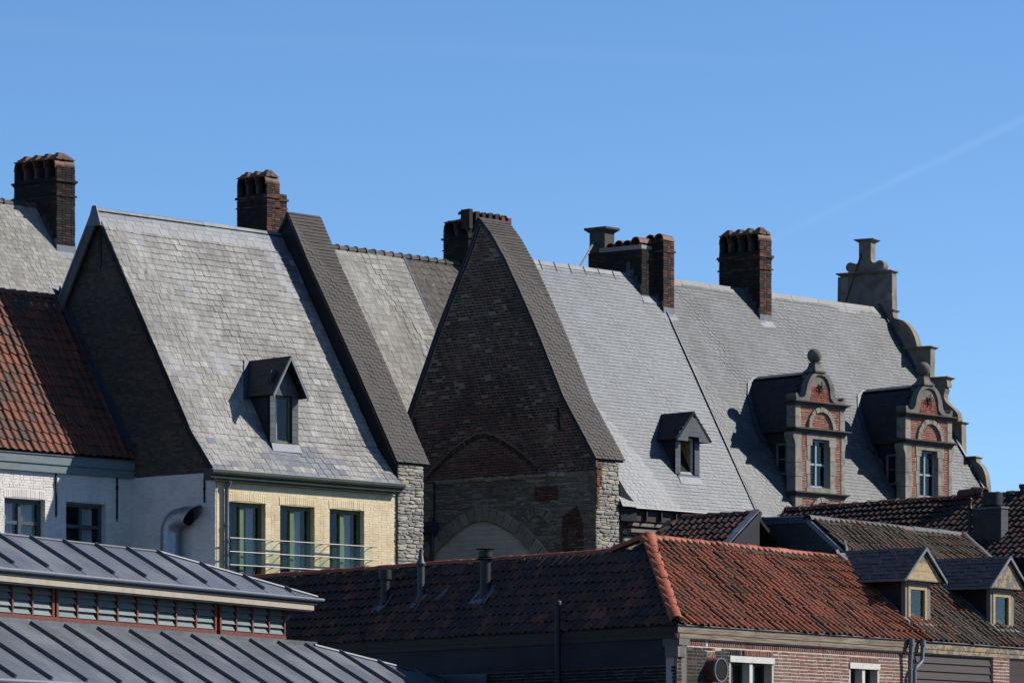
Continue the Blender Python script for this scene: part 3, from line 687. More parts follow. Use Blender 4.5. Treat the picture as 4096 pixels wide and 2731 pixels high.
# roof
m = MB(); roof_slab(m, PLH, 0.02, 6.52); roof_slab(m, [(4.2, 7.05), (8.3, -.1)], 0.02, 6.52)
rf = m.build('roof', MAT['felt'], h)
def sk_lh(a, w): return 2.58 < a < 3.40 and .60 < w < 1.5
PL1 = [(-.05, -.055), (.74, .94), (3.90, 6.52)]
lst = roof_field(OR, U, W, PL1, 0.0, 6.52, .19, .27, .36, .027, SH, jit=.006, rot=.007, wvar=.05, sag=.010, skip=sk_lh, gap=.972)
def newer(mx):
    a = np.dot(mx[:3, 3] - OR, U); w = np.dot(mx[:3, 3] - OR, W)
    p = .015
    if w < .02: p = .75
    if w < .35 and 1.6 < a < 5.2: p = .55
    if 2.0 < a < 4.2 and .2 < w < .55: p = .8
    if w > 3.0 and a > 5.6 + SH * w: p = .7
    if 1.6 < a < 2.5 and .4 < w < .9: p = .45
    if 1.7 < a < 2.2 and 1.6 < w < 2.0: p = .8
    return rng.random() < p
nw = [newer(x) for x in lst]
pieces(rf, 'slate', MAT['slate_old'], SLATE_OLD, [x for x, q in zip(lst, nw) if not q], 300)
pieces(rf, 'new_slate', MAT['slate_new'], SLATE, [x for x, q in zip(lst, nw) if q] + roof_field(OR, U, W, [(3.90, 6.52), (4.2, 7.05)], 0.0, 6.52, .24, .30, .36, .013, SH, jit=.004, wvar=.04), 150)
rd = MB()
for i in range(7):
    a0, a1 = .0 + i * .93, .0 + (i + 1) * .93 - .01
    for sg in (-1, 1):
        w0, z0 = 4.2, 7.10 + rng.normal(0, .006); w1, z1 = 4.2 + sg * .14, 6.86
        rd.slab([R(a0 + SH * w0, w0, z0), R(a1 + SH * w0, w0, z0), R(a1 + SH * w1, w1, z1), R(a0 + SH * w1, w1, z1)], -W * sg * .0 - ZV * .02 - W * (-sg) * .0)
rd.build('ridge_lead', MAT['lead'], rf)
# verge boards and lead cap at the top of the gable
fv = FG(0.0); vb = MB()
pf = [(-.10, -.12), (.74, .94), (4.2, 7.05)]; pb = [(4.2, 7.05), (8.2, .1)]
for (w0, z0), (w1, z1) in zip(pf[:-1], pf[1:]): vb.prism(fv, [(w0, z0 - .11), (w1, z1 - .12), (w1, z1 + .03), (w0, z0 + .03)], -.05, .0)
vb.build('verge_board', MAT['lead_side'], h)
vb = MB(); vb.prism(fv, [(4.2, 6.62), (8.2, -.32), (8.2, .06), (4.2, 7.05)], -.05, .02); vb.build('verge_board', MAT['verge_grey'], h)
vb = MB(); vb.prism(fv, [(3.94, 6.60), (4.44, 6.62), (4.26, 7.14), (4.12, 7.14)], .022, .05)
vb.slab([fv(4.19, 7.15, .05), fv(3.98, 6.70, .05), fv(3.98, 6.70, -.03), fv(4.19, 7.15, -.03)], ZV * .02)
vb.build('ridge_cap', MAT['lead'], h)
vb = MB(); vb.prism(fv, [(4.30, 6.9), (8.2, .14), (8.2, .20), (4.28, 7.06)], -.1, .03); vb.build('verge_flashing', MAT['lead'], h)
# moulded gutter
gt = MB(); fgut = FW(-.15)
prof_g = [(.0, 0), (.0, .03), (-.05, .03), (-.10, .01), (-.14, -.03), (-.17, -.045), (-.20, -.05), (-.21, -.09), (-.27, -.10), (-.27, -.25), (.0, -.25)]
def sweep(mb, o, ux, out, prof, a0, a1, m0=0.0, m1=0.0):
    """moulding: prof = (z, out) points, closed against the wall; m0/m1 mitre slopes"""
    n = len(prof); vs = []
    for a, mm in ((a0, m0), (a1, m1)):
        for zz, c in prof: vs.append(o + ux * (a + mm * c) + out * c + ZV * zz)
    mb.add(vs, [tuple(range(n))[::-1], tuple(range(n, 2 * n))] + [(i, (i + 1) % n, n + (i + 1) % n, n + i) for i in range(n)])
sweep(gt, R(0, -.15, 0), U, -W, prof_g, -.12, 6.62, .3, .75)
gt.build('gutter', MAT['green_dark'], h)
gl = MB(); gl.tube([R(-.15, -.17, .012), R(6.9, -.17, .012)], .016, 6); gl.box(FW(-.15), -.15, 6.6, .002, .012, -.28, .0); gl.build('gutter_lip', MAT['lead'], h)
dp = MB(); dp.tube([R(.56, -.06, -.26), R(.55, -.02, -.36), R(.52, .02, -.46), R(.52, .02, -1.3), R(.52, .02, -4.5)], .055, 10)
for zz in (-1.35, -2.5): dp.tube([R(.52, .02, zz), R(.52, .02, zz - .05)], .068, 10)
dp.build('drainpipe', MAT['pipe_grey'], h, smooth=True)
# balcony rails with glass
rl = MB()
for zz in (-1.71, -2.06, -2.40):
    rl.tube([R(.50, -.12, zz), R(5.66, -.12, zz)], .017, 8)
    for a in (.56, 2.0, 2.36, 3.7, 4.05, 5.5): rl.tube([R(a, -.12, zz - .01), R(a, .09, zz - .05)], .011, 6)
rlo = rl.build('railing', MAT['steel'], h, smooth=True)
for a0, a1 in wins:
    for zz in (-1.75, -2.10):
        p = MB(); p.box(FW(-.11), a0 - .1, a1 + .1, zz - .29, zz, 0, .008); p.build('glass_panel', MAT['glass_rail'], rlo)
# wall anchors
for v, z0, z1 in ((.47, -.15, -.80),):
    p = MB(); p.box(fg, v - .018, v + .018, z1, z0, .0, .045); p.box(fg, v - .03, v + .03, (z0 + z1) / 2, (z0 + z1) / 2 + .07, .0, .05); p.build('wall_anchor', MAT['iron'], h)
p = MB(); p.prism(fg, [(4.19, 6.5), (4.24, 6.5), (4.24, 5.6), (4.22, 5.5), (4.19, 5.6)], 0, .04); p.build('wall_anchor', MAT['iron'], h)

def dormer(house, name, fr, roofw, sill, a0, a1, zc, za, az_, over, wfront, eave_out, mats, slates=True, label=None, pitch_gauge=.13, cheek_t=.08, ridge_lead=False, cheek_slates=True):
    """roofed window box. fr: front face frame, (a0..a1) face width, sill..zc face height, za apex; roofw(z) -> depth c (negative = away) where the main roof passes at height z"""
    ac = (a0 + a1) / 2; m = MB()
    # cheeks: from the front face back to the main roof
    for s, a in ((-1, a0), (1, a1)):
        lo, hi = (a, a + cheek_t) if s < 0 else (a - cheek_t, a)
        poly = [(0, sill), (0, zc), (roofw(zc) - .2, zc), (roofw(sill) - .2, sill)]
        m.add([fr(lo, b, c) for c, b in poly] + [fr(hi, b, c) for c, b in poly], [(0, 1, 2, 3), (7, 6, 5, 4), (0, 4, 5, 1), (1, 5, 6, 2), (2, 6, 7, 3), (3, 7, 4, 0)])
    o = m.build(name, mats['cheek'], house)
    if label: o['label'] = label
    return o

# slate-clad dormer on the pale roof
def cheek_roof_c(wf, z0, slope):            # distance behind a front plane at depth wf where the roof reaches height z
    return lambda zz: -(max(zz - z0, 0) / slope)
ld = dormer(h, 'dormer', FW(.57), lambda zz: -((zz - .94) / 1.77 + .74 - .57), .62, 2.49, 3.45, 2.15, 3.1, 0, 0, 0, 0, dict(cheek=MAT['slate_dark']))
f = FW(.57)
wall_cells(mb := MB(), f, 2.49, 3.45, .88, 2.62, [(2.66, 3.23, .90, 2.13)], -.10, 0)
mb.prism(f, [(2.49, 2.62), (3.45, 2.62), (2.97, 3.0)], -.1, 0); mb.build('dormer_front', MAT['lead_side'], ld)
lst = []
for a0, a1 in ((2.47, 2.66), (3.24, 3.46)):
    zz = .92
    while zz < 2.1: lst.append(M4(U * (a1 - a0 - .006), ZV * .168, -W * .016, f((a0 + a1) / 2, zz + .085, .001))); zz += .176
for row in range(4):
    zz = 2.15 + row * .16; hw = .48 - max(0, zz - 2.5) * .6
    for k in range(5): lst.append(M4(U * .19, ZV * .155, -W * .014, f(2.57 + k * .2 + (.03 if row % 2 else 0), zz + .08, .001)))
pieces(ld, 'slate', MAT['slate_hung'], [BOX], lst, 60)
window(h, FW(.63), 2.66, 3.23, .92, 2.13, MAT['green_paint'], fw=.055, depth=.06, inner=MAT['interior'], back=1.2, name='dormer_window', curtain=[(2.7, 2.9, .95, 2.1)])
sl = MB(); sl.box(FW(.57), 2.47, 3.46, .86, .91, -.02, .05); sl.slab([R(2.48, .51, .87), R(3.46, .51, .87), R(3.50, .43, .66), R(2.47, .43, .66)], A3(0, 0, .015)); sl.build('lead_sill', MAT['lead_dark'], ld)
def dormer_roof(house, ld, ap_f, ap_b, el_f, el_b, er_f, er_b, th, mat, slate_mat, gauge, width, nm='dormer_roof', tile=SLATE, ridge=None):
    ap_f, ap_b, el_f, el_b, er_f, er_b = (np.asarray(p, float) for p in (ap_f, ap_b, el_f, el_b, er_f, er_b)); m = MB()
    out = []
    for ef, eb in ((el_f, el_b), (er_f, er_b)):
        n = np.cross(ef - ap_f, ap_b - ap_f); n /= np.linalg.norm(n); n = n if n[2] > 0 else -n
        m.slab([ap_f, ap_b, eb, ef], -n * th)
        # slates on this slope
        T = ap_f - ef; L = np.linalg.norm(T); T /= L; X = (eb - ef); X /= np.linalg.norm(X)
        s = 0; row = 0
        while s < L - gauge * .3:
            t = s / L; p0 = ef + T * s; p1 = eb + (ap_b - eb) * t; LL = np.linalg.norm(p1 - p0); a = -(width / 2 if row % 2 else 0)
            while a < LL - .02:
                b0, b1 = max(a, 0), min(a + width, LL); a += width
                if b1 - b0 < .03: continue
                out.append(M4(X * (b1 - b0) * .97, T * min(gauge * 1.7, L - s) - n * .011, n * .011 * rng.uniform(.8, 1.3), p0 + X * (b0 + b1) / 2 + n * .011))
            s += gauge; row += 1
    ro = m.build(nm, mat, ld)
    pieces(ld, 'roof_slate', slate_mat, tile, out, 120)
    if ridge is not None:
        q = MB(); q.halfpipe(ap_f - ZV * .03, ap_b - ZV * .03, ZV, .06, t=.012, seg=6); q.build('ridge_cap', ridge, ld)
    return ro
dormer_roof(h, ld, R(2.96, .28, 3.16), R(2.96, 2.05, 3.16), R(2.34, .28, 2.12), R(2.34, 1.45, 2.12), R(3.58, .28, 2.12), R(3.58, 1.45, 2.12), .05, MAT['felt'], MAT['slate_dark'], .16, .24)
vb = MB()
for a, s in ((2.34, -1), (3.58, 1)): vb.slab([R(2.96, .27, 3.16), R(a, .27, 2.12), R(a - s * .02, .27, 2.03), R(2.96, .27, 3.06)], W * .03)
vb.build('verge_trim', MAT['lead'], ld)
vb = MB(); nv_ = -W * .87 + ZV * .49; rv_ = lambda a, z: R(a, (z - .94) / 1.77 + .74, z) + nv_ * .055
vb.slab([rv_(2.18, 2.0), rv_(2.32, 2.0), rv_(2.92, 3.12), rv_(2.78, 3.16)], nv_ * .02); vb.build('valley_lead', MAT['lead_dark'], ld)

# ---- parapet gables with tiled copings
def parapet(house, a0, a1, front, back, z_low, name, label, mat_face, th_drop=.0, pier_mat=True, wall_front=.06):
    """cross wall rising above the roofs: front/back = coping profile (w, z)"""
    fl = FG(a0 + .08); prof = front + back[1:]
    m = MB(); poly = [(wall_front, GZ)] + [(max(w, wall_front), z - .06) for w, z in front] + [(w, z - .06) for w, z in back[1:]] + [(back[-1][0], GZ)]
    m.prism(fl, poly, -(a1 - a0 - .2) * .99, 0); o = m.build(name, mat_face, house)
    if label: o['label'] = label
    cp = MB()
    for (w0, z0), (w1, z1) in zip(prof[:-1], prof[1:]):
        L = math.hypot(w1 - w0, z1 - z0); n = -W * (z1 - z0) / L + ZV * (w1 - w0) / L
        if n[2] < 0: n = -n
        cp.slab([R(a0 + SH * w0, w0, z0), R(a1 + SH * w0, w0, z0), R(a1 + SH * w1, w1, z1), R(a0 + SH * w1, w1, z1)], -n * .05)
    c = cp.build('coping', MAT['coping_tile'], house)
    pieces(c, 'coping_tile', MAT['coping_tile'], SLATE, roof_field(OR, U, W, front, a0 - .02, a1 + .02, .108, .27, .17, .030, SH, jit=.001, rot=.003, wvar=.0, sag=.004, gap=1.0), 300)
    ap = front[-1]
    rt = MB()
    for i in range(3):
        q0, q1 = a0 - .03 + i * (a1 - a0 + .06) / 3, a0 - .03 + (i + 1) * (a1 - a0 + .06) / 3 - .008
        for sg in (-1, 1):
            w1 = ap[0] + sg * .16; z1 = ap[1] - .22
            rt.slab([R(q0 + SH * ap[0], ap[0], ap[1] + .04), R(q1 + SH * ap[0], ap[0], ap[1] + .04), R(q1 + SH * ap[0], w1, z1), R(q0 + SH * ap[0], w1, z1)], -ZV * .03)
    rt.build('ridge_tile', MAT['coping_tile'], c)
    return o, c
P1F = [(.02, .58), (.72, 1.86), (1.42, 3.13), (2.75, 5.45), (3.23, 6.28), (3.62, 7.03), (3.93, 7.62)]
P1B = [(3.93, 7.62), (4.40, 7.02), (8.2, .6)]
p1, c1 = parapet(h, 6.49, 7.66, P1F, P1B, 0, 'parapet_wall', 'cross wall with dark lead side and a long grey tiled coping', MAT['lead_side'])
fp = FW(.055); pr = rect(6.58, 7.50, -4.5, .55)
m = MB(); m.box(fp, 6.575, 7.49, GZ, .56, -.25, .0); pe = m.build('stone_pier', MAT['mortar'], h)
pieces(pe, 'stone', MAT['rubble'], STONE, rubblework(fp, rect(6.56, 7.51, -3.2, .55), h=(.035, .11), w=(.12, .38), proud=.032, gap=.004), 200)

# ================================================================== white house with the red pantile roof, far left
h = thing('white_house', 'whitewashed house with red pantile roof at the left edge', 'house', R(-3, 4, GZ))
WW = 3.05; fw_ = FW(WW); wn2 = [(-4.28, -2.98), (-2.30, -.99)]; T2, B2 = -.77, -2.9
m = MB(); wall_cells(m, fw_, -7.0, -.09, GZ, .1, [(a, b, B2, T2) for a, b in wn2], -.3, 0); wl_ = m.build('front_wall', MAT['brick_white'], h)
holes = [rect(a, b, B2, T2 + .02) for a, b in wn2] + [rect(a - .03, b + .03, T2, T2 + .25) for a, b in wn2]
lst = brickwork(fw_, rect(-5.6, -.1, -3.3, .05), holes, bl=.2, bh=.058, joint=.012, proud=.007)
for a, b in wn2: lst += soldier(fw_, a - .02, b + .02, T2, .22, rise=.03)
pieces(wl_, 'brick', MAT['brick_white'], BRICK, lst, 300, vis=lambda x, y: y < 2180)
for k, (a, b) in enumerate(wn2):
    fr = FW(WW + .17); am = (a + b) / 2 - .05
    window(h, fr, a, b - .02, B2, T2 - .02, MAT['slate_frame'], fw=.085, mull=(am,), trans=(-1.37,), mw=.09, depth=.08, inner=MAT['interior'], back=1.4, curtain=[(a + .15, a + .5, B2, T2), (b - .6, b - .15, B2, T2)] if k == 0 else [(b - .55, b - .18, B2, T2 - .05)])
for a in (-2.64, -.64):
    p = MB(); p.box(fw_, a - .018, a + .018, -1.12, -.06, 0, .05); p.box(fw_, a - .032, a + .032, -.36, -.28, 0, .06); p.prism(fw_, [(a - .018, -1.12), (a + .018, -1.12), (a, -1.2)], 0, .04); p.build('wall_anchor', MAT['iron'], h)
gt = MB(); fgb = FW(2.95)
gt.box(fgb, -7, -.12, .145, .37, -.3, .03); gt.box(fgb, -7, -.12, .115, .15, -.3, -.01); gt.box(fgb, -7, -.12, -.06, .12, -.3, .0)
gt.build('box_gutter', MAT['pale_blue'], h)
gt = MB(); gt.box(fgb, -7, -.09, .372, .395, -.3, .06); gt.build('gutter_lip', MAT['lead'], h)
PW = [(2.96, .42), (5.70, 4.82)]
m = MB(); roof_slab(m, PW, -7.2, AG - .02, 0, SH); roof_slab(m, [(5.70, 4.82), (8.4, .4)], -7.2, AG - .02, 0, SH); rf = m.build('roof', MAT['felt'], h)
lst = roof_field(OR, U, W, PW, -7.2, AG - .02, .31, .25, .37, .055, 0, jit=.006, rot=.010, stagger=False, lim=lambda w: (-7.2, AG - .04 + SH * w), sag=.010, lift=.8)
pieces(rf, 'pantile', MAT['pantile_red'], PANTILE, lst, 300)
rt = []
for i in range(18):
    a = -6.6 + i * .36
    q = MB(); q.halfpipe(R(a, 5.70, 4.80), R(a + .375, 5.70, 4.825), ZV, .13, .145, t=.02, seg=8); q.build('ridge_tile', MAT['ridge_brown'], rf, smooth=True)
mo = MB(); mo.box(Fr(R(-6.6, 5.50, 4.52), U, W * .53 + ZV * .85, -W * .85 + ZV * .53), 0, 6.4, 0, .2, .0, .05); mo.build('mortar_bed', MAT['mortar'], rf)
fl = MB(); fgf = FG(AG)
n = 15
for i in range(n):
    t0, t1 = i / n, (i + 1) / n; v0, v1 = 3.02 + 2.74 * t0, 3.02 + 2.74 * t1; z0, z1 = .58 + 4.40 * t0, .58 + 4.40 * t1
    fl.prism(fgf, [(v0, z0 + .04), (v1 + .02, z1 + .06), (v1 + .02 - .05, z1 + .22), (v0 - .05, z0 + .2)], .012, .03)
    a_ = fgf(v0, z0 + .05, .03); b_ = fgf(v1 + .03, z1 + .08, .03)
    fl.slab([a_, b_, b_ - U * .20 + ZV * .05, a_ - U * .20 + ZV * .065], A3(.0, 0, .018))
fl.build('lead_flashing', MAT['lead_dark'], h)

# ================================================================== long rear house seen above and between the front roofs
h = thing('rear_house', 'long slate roofed house behind, with three sooty brick chimneys on its ridge', 'house', R(10, 14, GZ))
PR = [(8.4, .97), (13.0, 8.62)]
m = MB()
for q0_, q1_ in ((-3, 5.22), (10.5, 26)): roof_slab(m, PR, q0_, q1_, 0, 0); roof_slab(m, [(13.0, 8.62), (17.6, .97)], q0_, q1_, 0, 0)
rf = m.build('roof', MAT['felt'], h)
m = MB(); m.box(FW(8.7), -3, 26, GZ, 1.1, -8, 0); m.build('wall', MAT['render_dark'], h)
lst = roof_field(OR, U, W, PR, -2, 5.22, .15, .20, .27, .018, 0, jit=.006, rot=.012, wvar=.08, sag=.008, s0=.0)
lst = [x for x in lst if np.dot(x[:3, 3] - OR, W) > 10.2]
pieces(rf, 'slate', MAT['slate_rear'], SLATE_OLD, lst, 250, vis=lambda x, y: x < 300 and y < 1180)
lst = roof_field(OR, U, W, PR, 10, 18.9, .20, .29, .35, .020, 0, jit=.010, rot=.02, wvar=.15, sag=.012)
lst = [x for x in lst if np.dot(x[:3, 3] - OR, W) > 9.0]
pieces(rf, 'slate', MAT['slate_rear'], SLATE_OLD, lst, 250, vis=lambda x, y: 1330 < x < 1760 and x > 1330 + (y - 1000) * .42)
lst = roof_field(OR, U, W, PR, 19.02, 26, .25, .34, .40, .022, 0, jit=.006, rot=.01, wvar=.03)
lst = [x for x in lst if np.dot(x[:3, 3] - OR, W) > 9.0]
pieces(rf, 'scalloped_slate', MAT['slate_round'], SLATE_ROUND, lst, 200)
q = MB(); q.tube([R(18.96, 8.6, 1.33), R(18.96, 12.95, 8.60)], .045, 8); q.build('seam_roll', MAT['lead'], rf, smooth=True)
for i in range(66):
    a = -2 + i * .38
    if 4.9 < a < 10.6: continue
    q = MB(); q.halfpipe(R(a, 13.0, 8.545), R(a + .395, 13.0, 8.57), ZV, .12, .135, t=.02, seg=8); q.halfpipe(R(a + .34, 13.0, 8.56), R(a + .40, 13.0, 8.565), ZV, .16, .16, t=.05, seg=8)
    q.build('ridge_tile', MAT['ridge_dark'], rf, smooth=True)
st = [(1.60, .045, .05), (1.98, .03, .035), (2.02, .065, .06)]
chimney(h, R(4.60, 12.15, 7.24), .66, 1.62, 2.46, st, 'brick_soot', 'brick_soot', flues=4, label='sooty brick chimney with four flue covers above the red pantile roof')
st = [(1.82, .035, .04), (2.10, .05, .07)]
c2 = chimney(h, R(12.72, 12.3, 7.6), .50, 1.14, 2.56, st, 'brick_soot', 'brick_soot_red', flues=3, base_lead=0, label='brick chimney with three flue covers behind the pale slate ridge')
st = [(1.82, .035, .04), (2.06, .05, .07)]
chimney(h, R(13.24, 12.4, 7.6), .36, .9, 2.28, st, 'brick_soot', 'brick_soot_red', flues=2, base_lead=0, cap='none', nm='chimney_flank')
st = [(1.45, .04, .04), (1.80, .06, .06)]
c3 = chimney(h, R(21.47, 12.6, 7.6), 2.0, .96, 2.12, st, 'brick_soot', 'brick_soot', flues=2, base_lead=0, label='broad brick chimney peeping out behind the pointed gable')
m = []
for k in range(7):
    a = 21.5 + k * .29; m.append(M4(U * .14, W * .4, ZV * (.62 if k < 1 else .52 + rng.uniform(-.04, .06)), R(a, 12.7, 9.70)))
pieces(c3, 'brick_pier', MAT['brick_soot_red'], [BOX], m, 20)
for k in range(6):
    q = MB(); a = 21.62 + k * .3; q.halfpipe(R(a + .0, 12.60, 10.17 + rng.normal(0, .015)), R(a + .0, 13.1, 10.19), ZV, .13, t=.03, seg=8); q.build('cap_tile', MAT['ridge_brown'] if k % 2 else MAT['cap_tile'], c3, smooth=True)

# ================================================================== house with the bare pointed brick gable
h = thing('gable_house', 'house with a tall bare brick gable, blue grey slate roof and small dormer', 'house', R(18, 3, GZ))
GF = [(.0, 1.15), (1.16, 2.94), (1.93, 4.52), (2.3, 5.25), (2.73, 6.05), (3.3, 7.07), (3.79, 7.80), (4.23, 8.31)]
GB = [(4.23, 8.31), (4.66, 7.37), (4.97, 6.84), (5.37, 6.08), (5.82, 5.22), (6.92, 2.88), (8.2, .4)]
gw, gc = parapet(h, 14.14, 15.30, GF, GB, 0, 'gable_wall', 'bare gable wall of old dark brick over rubble stone, with blocked arches', MAT['mortar_gable'])
fgg = FG(14.22)
# verge strip between wall and coping
vs = MB()
prof = GF + GB[1:]
for (w0, z0), (w1, z1) in zip(prof[:-1], prof[1:]): vs.prism(fgg, [(w0, z0 - .20), (w1, z1 - .20), (w1, z1 - .03), (w0, z0 - .03)], .0, .06)
vs.build('verge_strip', MAT['lead_dark'], h)
outl = [(.02, .86)] + [(w + .02, z - .24) for w, z in GF[:-1]] + [(4.23, 8.0)] + [(w - .04, z - .24) for w, z in GB[1:-1]] + [(8.0, .86)]
# regions of the wall face: brick above the string course, rubble below
a1c, a1r = 4.18, 2.08
red = [(6.2, .86)] + [(4.18 + 2.05 * math.cos(t), .86 + 1.15 * math.sin(t)) for t in [i * math.pi / 10 for i in range(0, 11)]][::1]
def par_arch(c, top, k, p, h0, h1, n=14):
    return [(c + x, top - k * abs(x) ** p) for x in np.linspace(h0, h1, n)]
redp = par_arch(4.18, 2.0, .375, 1.5, -2.05, 2.08)
lst = brickwork(fgg, outl, [redp], bl=.21, bh=.058, joint=.024, proud=.010, jit=.004)
# bricks are missing or smothered in mortar here and there
def gone(mx):
    p = mx[:3, 3]; n = math.sin(p[0] * 3.1 + p[2] * 2.3) + math.sin(p[2] * 5.3 - p[0] * 1.7) + math.sin(p[0] * 7.7)
    return rng.random() < (.03 + max(0, n) * .06)
lst = [x for x in lst if not gone(x)]
dk, rdl = [], []
for x in lst:
    p = x[:3, 3] - OR; v = np.dot(p, W); zz = p[2]
    f = .10
    if zz > 7.0 and v < 4.6: f = .6
    if zz < 2.6 and v > 1.0: f = .65
    if v > 4.6 and zz < 4.5: f = .30
    if 2.6 < zz < 3.4 and 3.6 < v < 4.8: f = .5
    (rdl if rng.random() < f else dk).append(x)
inner_ = brickwork(fgg, redp, bl=.21, bh=.055, joint=.022, proud=.010, jit=.003)
pieces(gw, 'brick', MAT['brick_gable'], BRICK, dk, 220, vis=lambda x, y: x > 1700 and y > 1000)
pieces(gw, 'red_brick', MAT['brick_gable_red'], BRICK, rdl + inner_, 180, vis=lambda x, y: x > 1750 and y > 1000)
# relieving arch ribs of tile and the worn string course
pieces(gw, 'arch_brick', MAT['brick_gable'], BRICK, line_pieces(fgg, par_arch(4.18, 2.06, .375, 1.5, -2.05, 2.10), .13, .075, proud=.016), 40)
pieces(gw, 'arch_mortar', MAT['mortar_gable'], BRICK, line_pieces(fgg, par_arch(4.18, 2.17, .375, 1.5, -2.05, 2.14), .035, .22, proud=.024), 40)
lst = []
v = 1.15
while v < 6.0:
    L = rng.uniform(.22, .55); lst.append(M4(fgg.ex * L, fgg.ey * rng.uniform(.10, .16), fgg.ez * rng.uniform(.05, .09), fgg(v + L / 2, .80 + rng.normal(0, .01), 0))); v += L + .02
pieces(gw, 'string_stone', MAT['buff_stone'], STONE, lst, 30)
# lower rubble with the blocked stone arch
low = [(.02, -4.2), (8.0, -4.2), (8.0, .74), (.02, .74)]
infl = par_arch(4.15, -.38, .31, 1.75, -2.25, 1.95, 18) + [(6.1, -4.2), (1.9, -4.2)]
hole = par_arch(4.15, .02, .31, 1.75, -2.55, 2.25, 18) + [(6.4, -4.2), (1.6, -4.2)]
pieces(gw, 'stone', MAT['rubble_dark'], STONE, rubblework(fgg, low, [hole], h=(.04, .12), w=(.12, .40), proud=.028, gap=.005), 300, vis=lambda x, y: y < 2200)
pieces(gw, 'arch_stone', MAT['buff_stone'], [_brick(k, .04) for k in range(11, 15)], line_pieces(fgg, par_arch(4.15, -.19, .31, 1.75, -2.4, 2.1, 18), .40, .3, proud=.10, joint=.02), 40)
pieces(gw, 'slate_arch', MAT['rubble_dark'], BRICK, arch_pieces(fgg, 2.15, -.75, .42, .42, .26, 22, proud=.07, th0=.1, th1=2.9, joint=.008) + arch_pieces(fgg, 6.2, -.75, .35, .35, .26, 16, proud=.07, th0=.3, th1=2.2, joint=.008), 40)
m = MB(); m.prism(fgg, infl, -.05, .004); m.build('arch_infill', MAT['whitewash'], gw)
pieces(gw, 'infill_block', MAT['whitewash'], BRICK, brickwork(fgg, infl, bl=.34, bh=.13, joint=.012, proud=.012, c0=.004, header=0), 60)
pieces(gw, 'patch_brick', MAT['brick_gable_red'], BRICK, brickwork(fgg, [(.45, -2.4), (1.25, -2.4), (1.2, -.4), (.7, -.1), (.5, -.6)], bl=.2, bh=.052, joint=.016, proud=.075) + brickwork(fgg, rect(1.4, 2.2, .1, .5), bl=.22, bh=.06, joint=.02, proud=.075), 90)
for v, z0, z1 in ((1.40, 2.72, 2.05), (6.72, 2.75, 2.25)):
    p = MB(); p.prism(fgg, [(v + .04, z0), (v - .02, z0 - .05), (v - .10, z1), (v - .04, z1)], 0, .05); p.build('wall_anchor', MAT['iron'], h)
p = MB(); p.tube([fgg(5.9, .8, .10), fgg(5.9, -.4, .10)], .03, 8); p.tube([fgg(5.9, .8, .10), fgg(6.4, .82, .10)], .02, 6); p.build('iron_rail', MAT['iron'], h)
p = MB(); p.box(fgg, 5.8, 6.5, -.66, -.33, .0, .3); p.tube([fgg(5.95, -.66, .15), fgg(5.95, -4, .15)], .06, 8); p.build('rain_hopper', MAT['lead_dark'], h)
# front end of the gable wall: rubble pier with a few bricks
fp = FW(.055); m = MB(); m.box(fp, 14.22, 15.13, GZ, 1.10, -.3, 0); pe = m.build('stone_pier', MAT['mortar'], h)
pieces(pe, 'stone', MAT['rubble'], STONE, rubblework(fp, [(14.21, -3.2), (15.15, -3.2), (15.15, 1.1), (14.42, 1.1), (14.42, .4), (14.3, .4), (14.3, -.2), (14.21, -.2)], h=(.04, .13), w=(.12, .38), proud=.036, gap=.004), 200)
pieces(pe, 'brick', MAT['brick_gable_red'], BRICK, brickwork(fp, [(14.2, -.2), (14.3, -.2), (14.3, .4), (14.43, .4), (14.43, 1.1), (14.2, 1.1)], bl=.15, bh=.05, proud=.06), 40)
# blue-grey slate roof
ES = 20.90
PC = [(-.06, -.13), (4.16, 7.18)]
m = MB(); roof_slab(m, [(-.04, -.09), (4.2, 7.25)], 15.1, ES, SH, 0); roof_slab(m, [(4.2, 7.25), (8.4, 0)], 15.1, ES, SH, 0); rf = m.build('roof', MAT['felt'], h)
def sk_cg(a, w): return 18.2 < a < 19.03 and .55 < w < 1.3
lst = roof_field(OR, U, W, PC, 15.2, ES, .119, .21, .22, .020, 0, jit=.002, rot=.005, wvar=.02, lim=lambda w: (15.15 + SH * w, ES), sag=.005, skip=sk_cg, gap=.98)
pieces(rf, 'slate', MAT['slate_blue'], SLATE, lst, 300, vis=lambda x, y: y > 1150)
rd = MB()
for i in range(9):
    a0 = 14.9 + i * .62
    for sg in (-1, 1): rd.slab([R(a0, 4.2, 7.34), R(a0 + .61, 4.2, 7.34), R(a0 + .61, 4.2 + sg * .15, 7.06), R(a0, 4.2 + sg * .15, 7.06)], -ZV * .02)
    rd.tube([R(a0, 4.04, 7.06), R(a0, 4.2, 7.36)], .014, 5)
rd.build('ridge_lead', MAT['lead'], rf)
q = MB(); q.box(Fr(R(ES, 0, 0), U, W * .5 + ZV * .866, -W * .866 + ZV * .5), .0, .035, -.1, 7.2, -.02, .07); q.box(Fr(R(ES, 0, 0), U, W * .5 + ZV * .866, -W * .866 + ZV * .5), .035, .07, -.1, 7.2, -.02, .035); q.build('seam_upstand', MAT['lead_dark'], rf)
ev = MB(); ev.tube([R(15.7, -.09, -.13), R(22.4, -.09, -.13)], .025, 6); ev.build('gutter_bead', MAT['steel'], h)
ev = MB(); ev.box(FW(.05), 15.6, 22.4, -.48, -.16, -.06, 0); ev.build('eaves_board', MAT['dark_wood'], h)
for k in range(6):
    b = MB(); b.box(FW(.05), 16.2 + k * .62, 16.24 + k * .62, -.47, -.14, .002, .10); b.build('gutter_bracket', MAT['iron'], h)
m = MB(); m.box(FW(.35), 15.0, 22.6, GZ, -.1, -.3, 0); fwl = m.build('front_wall', MAT['render_dark'], h)
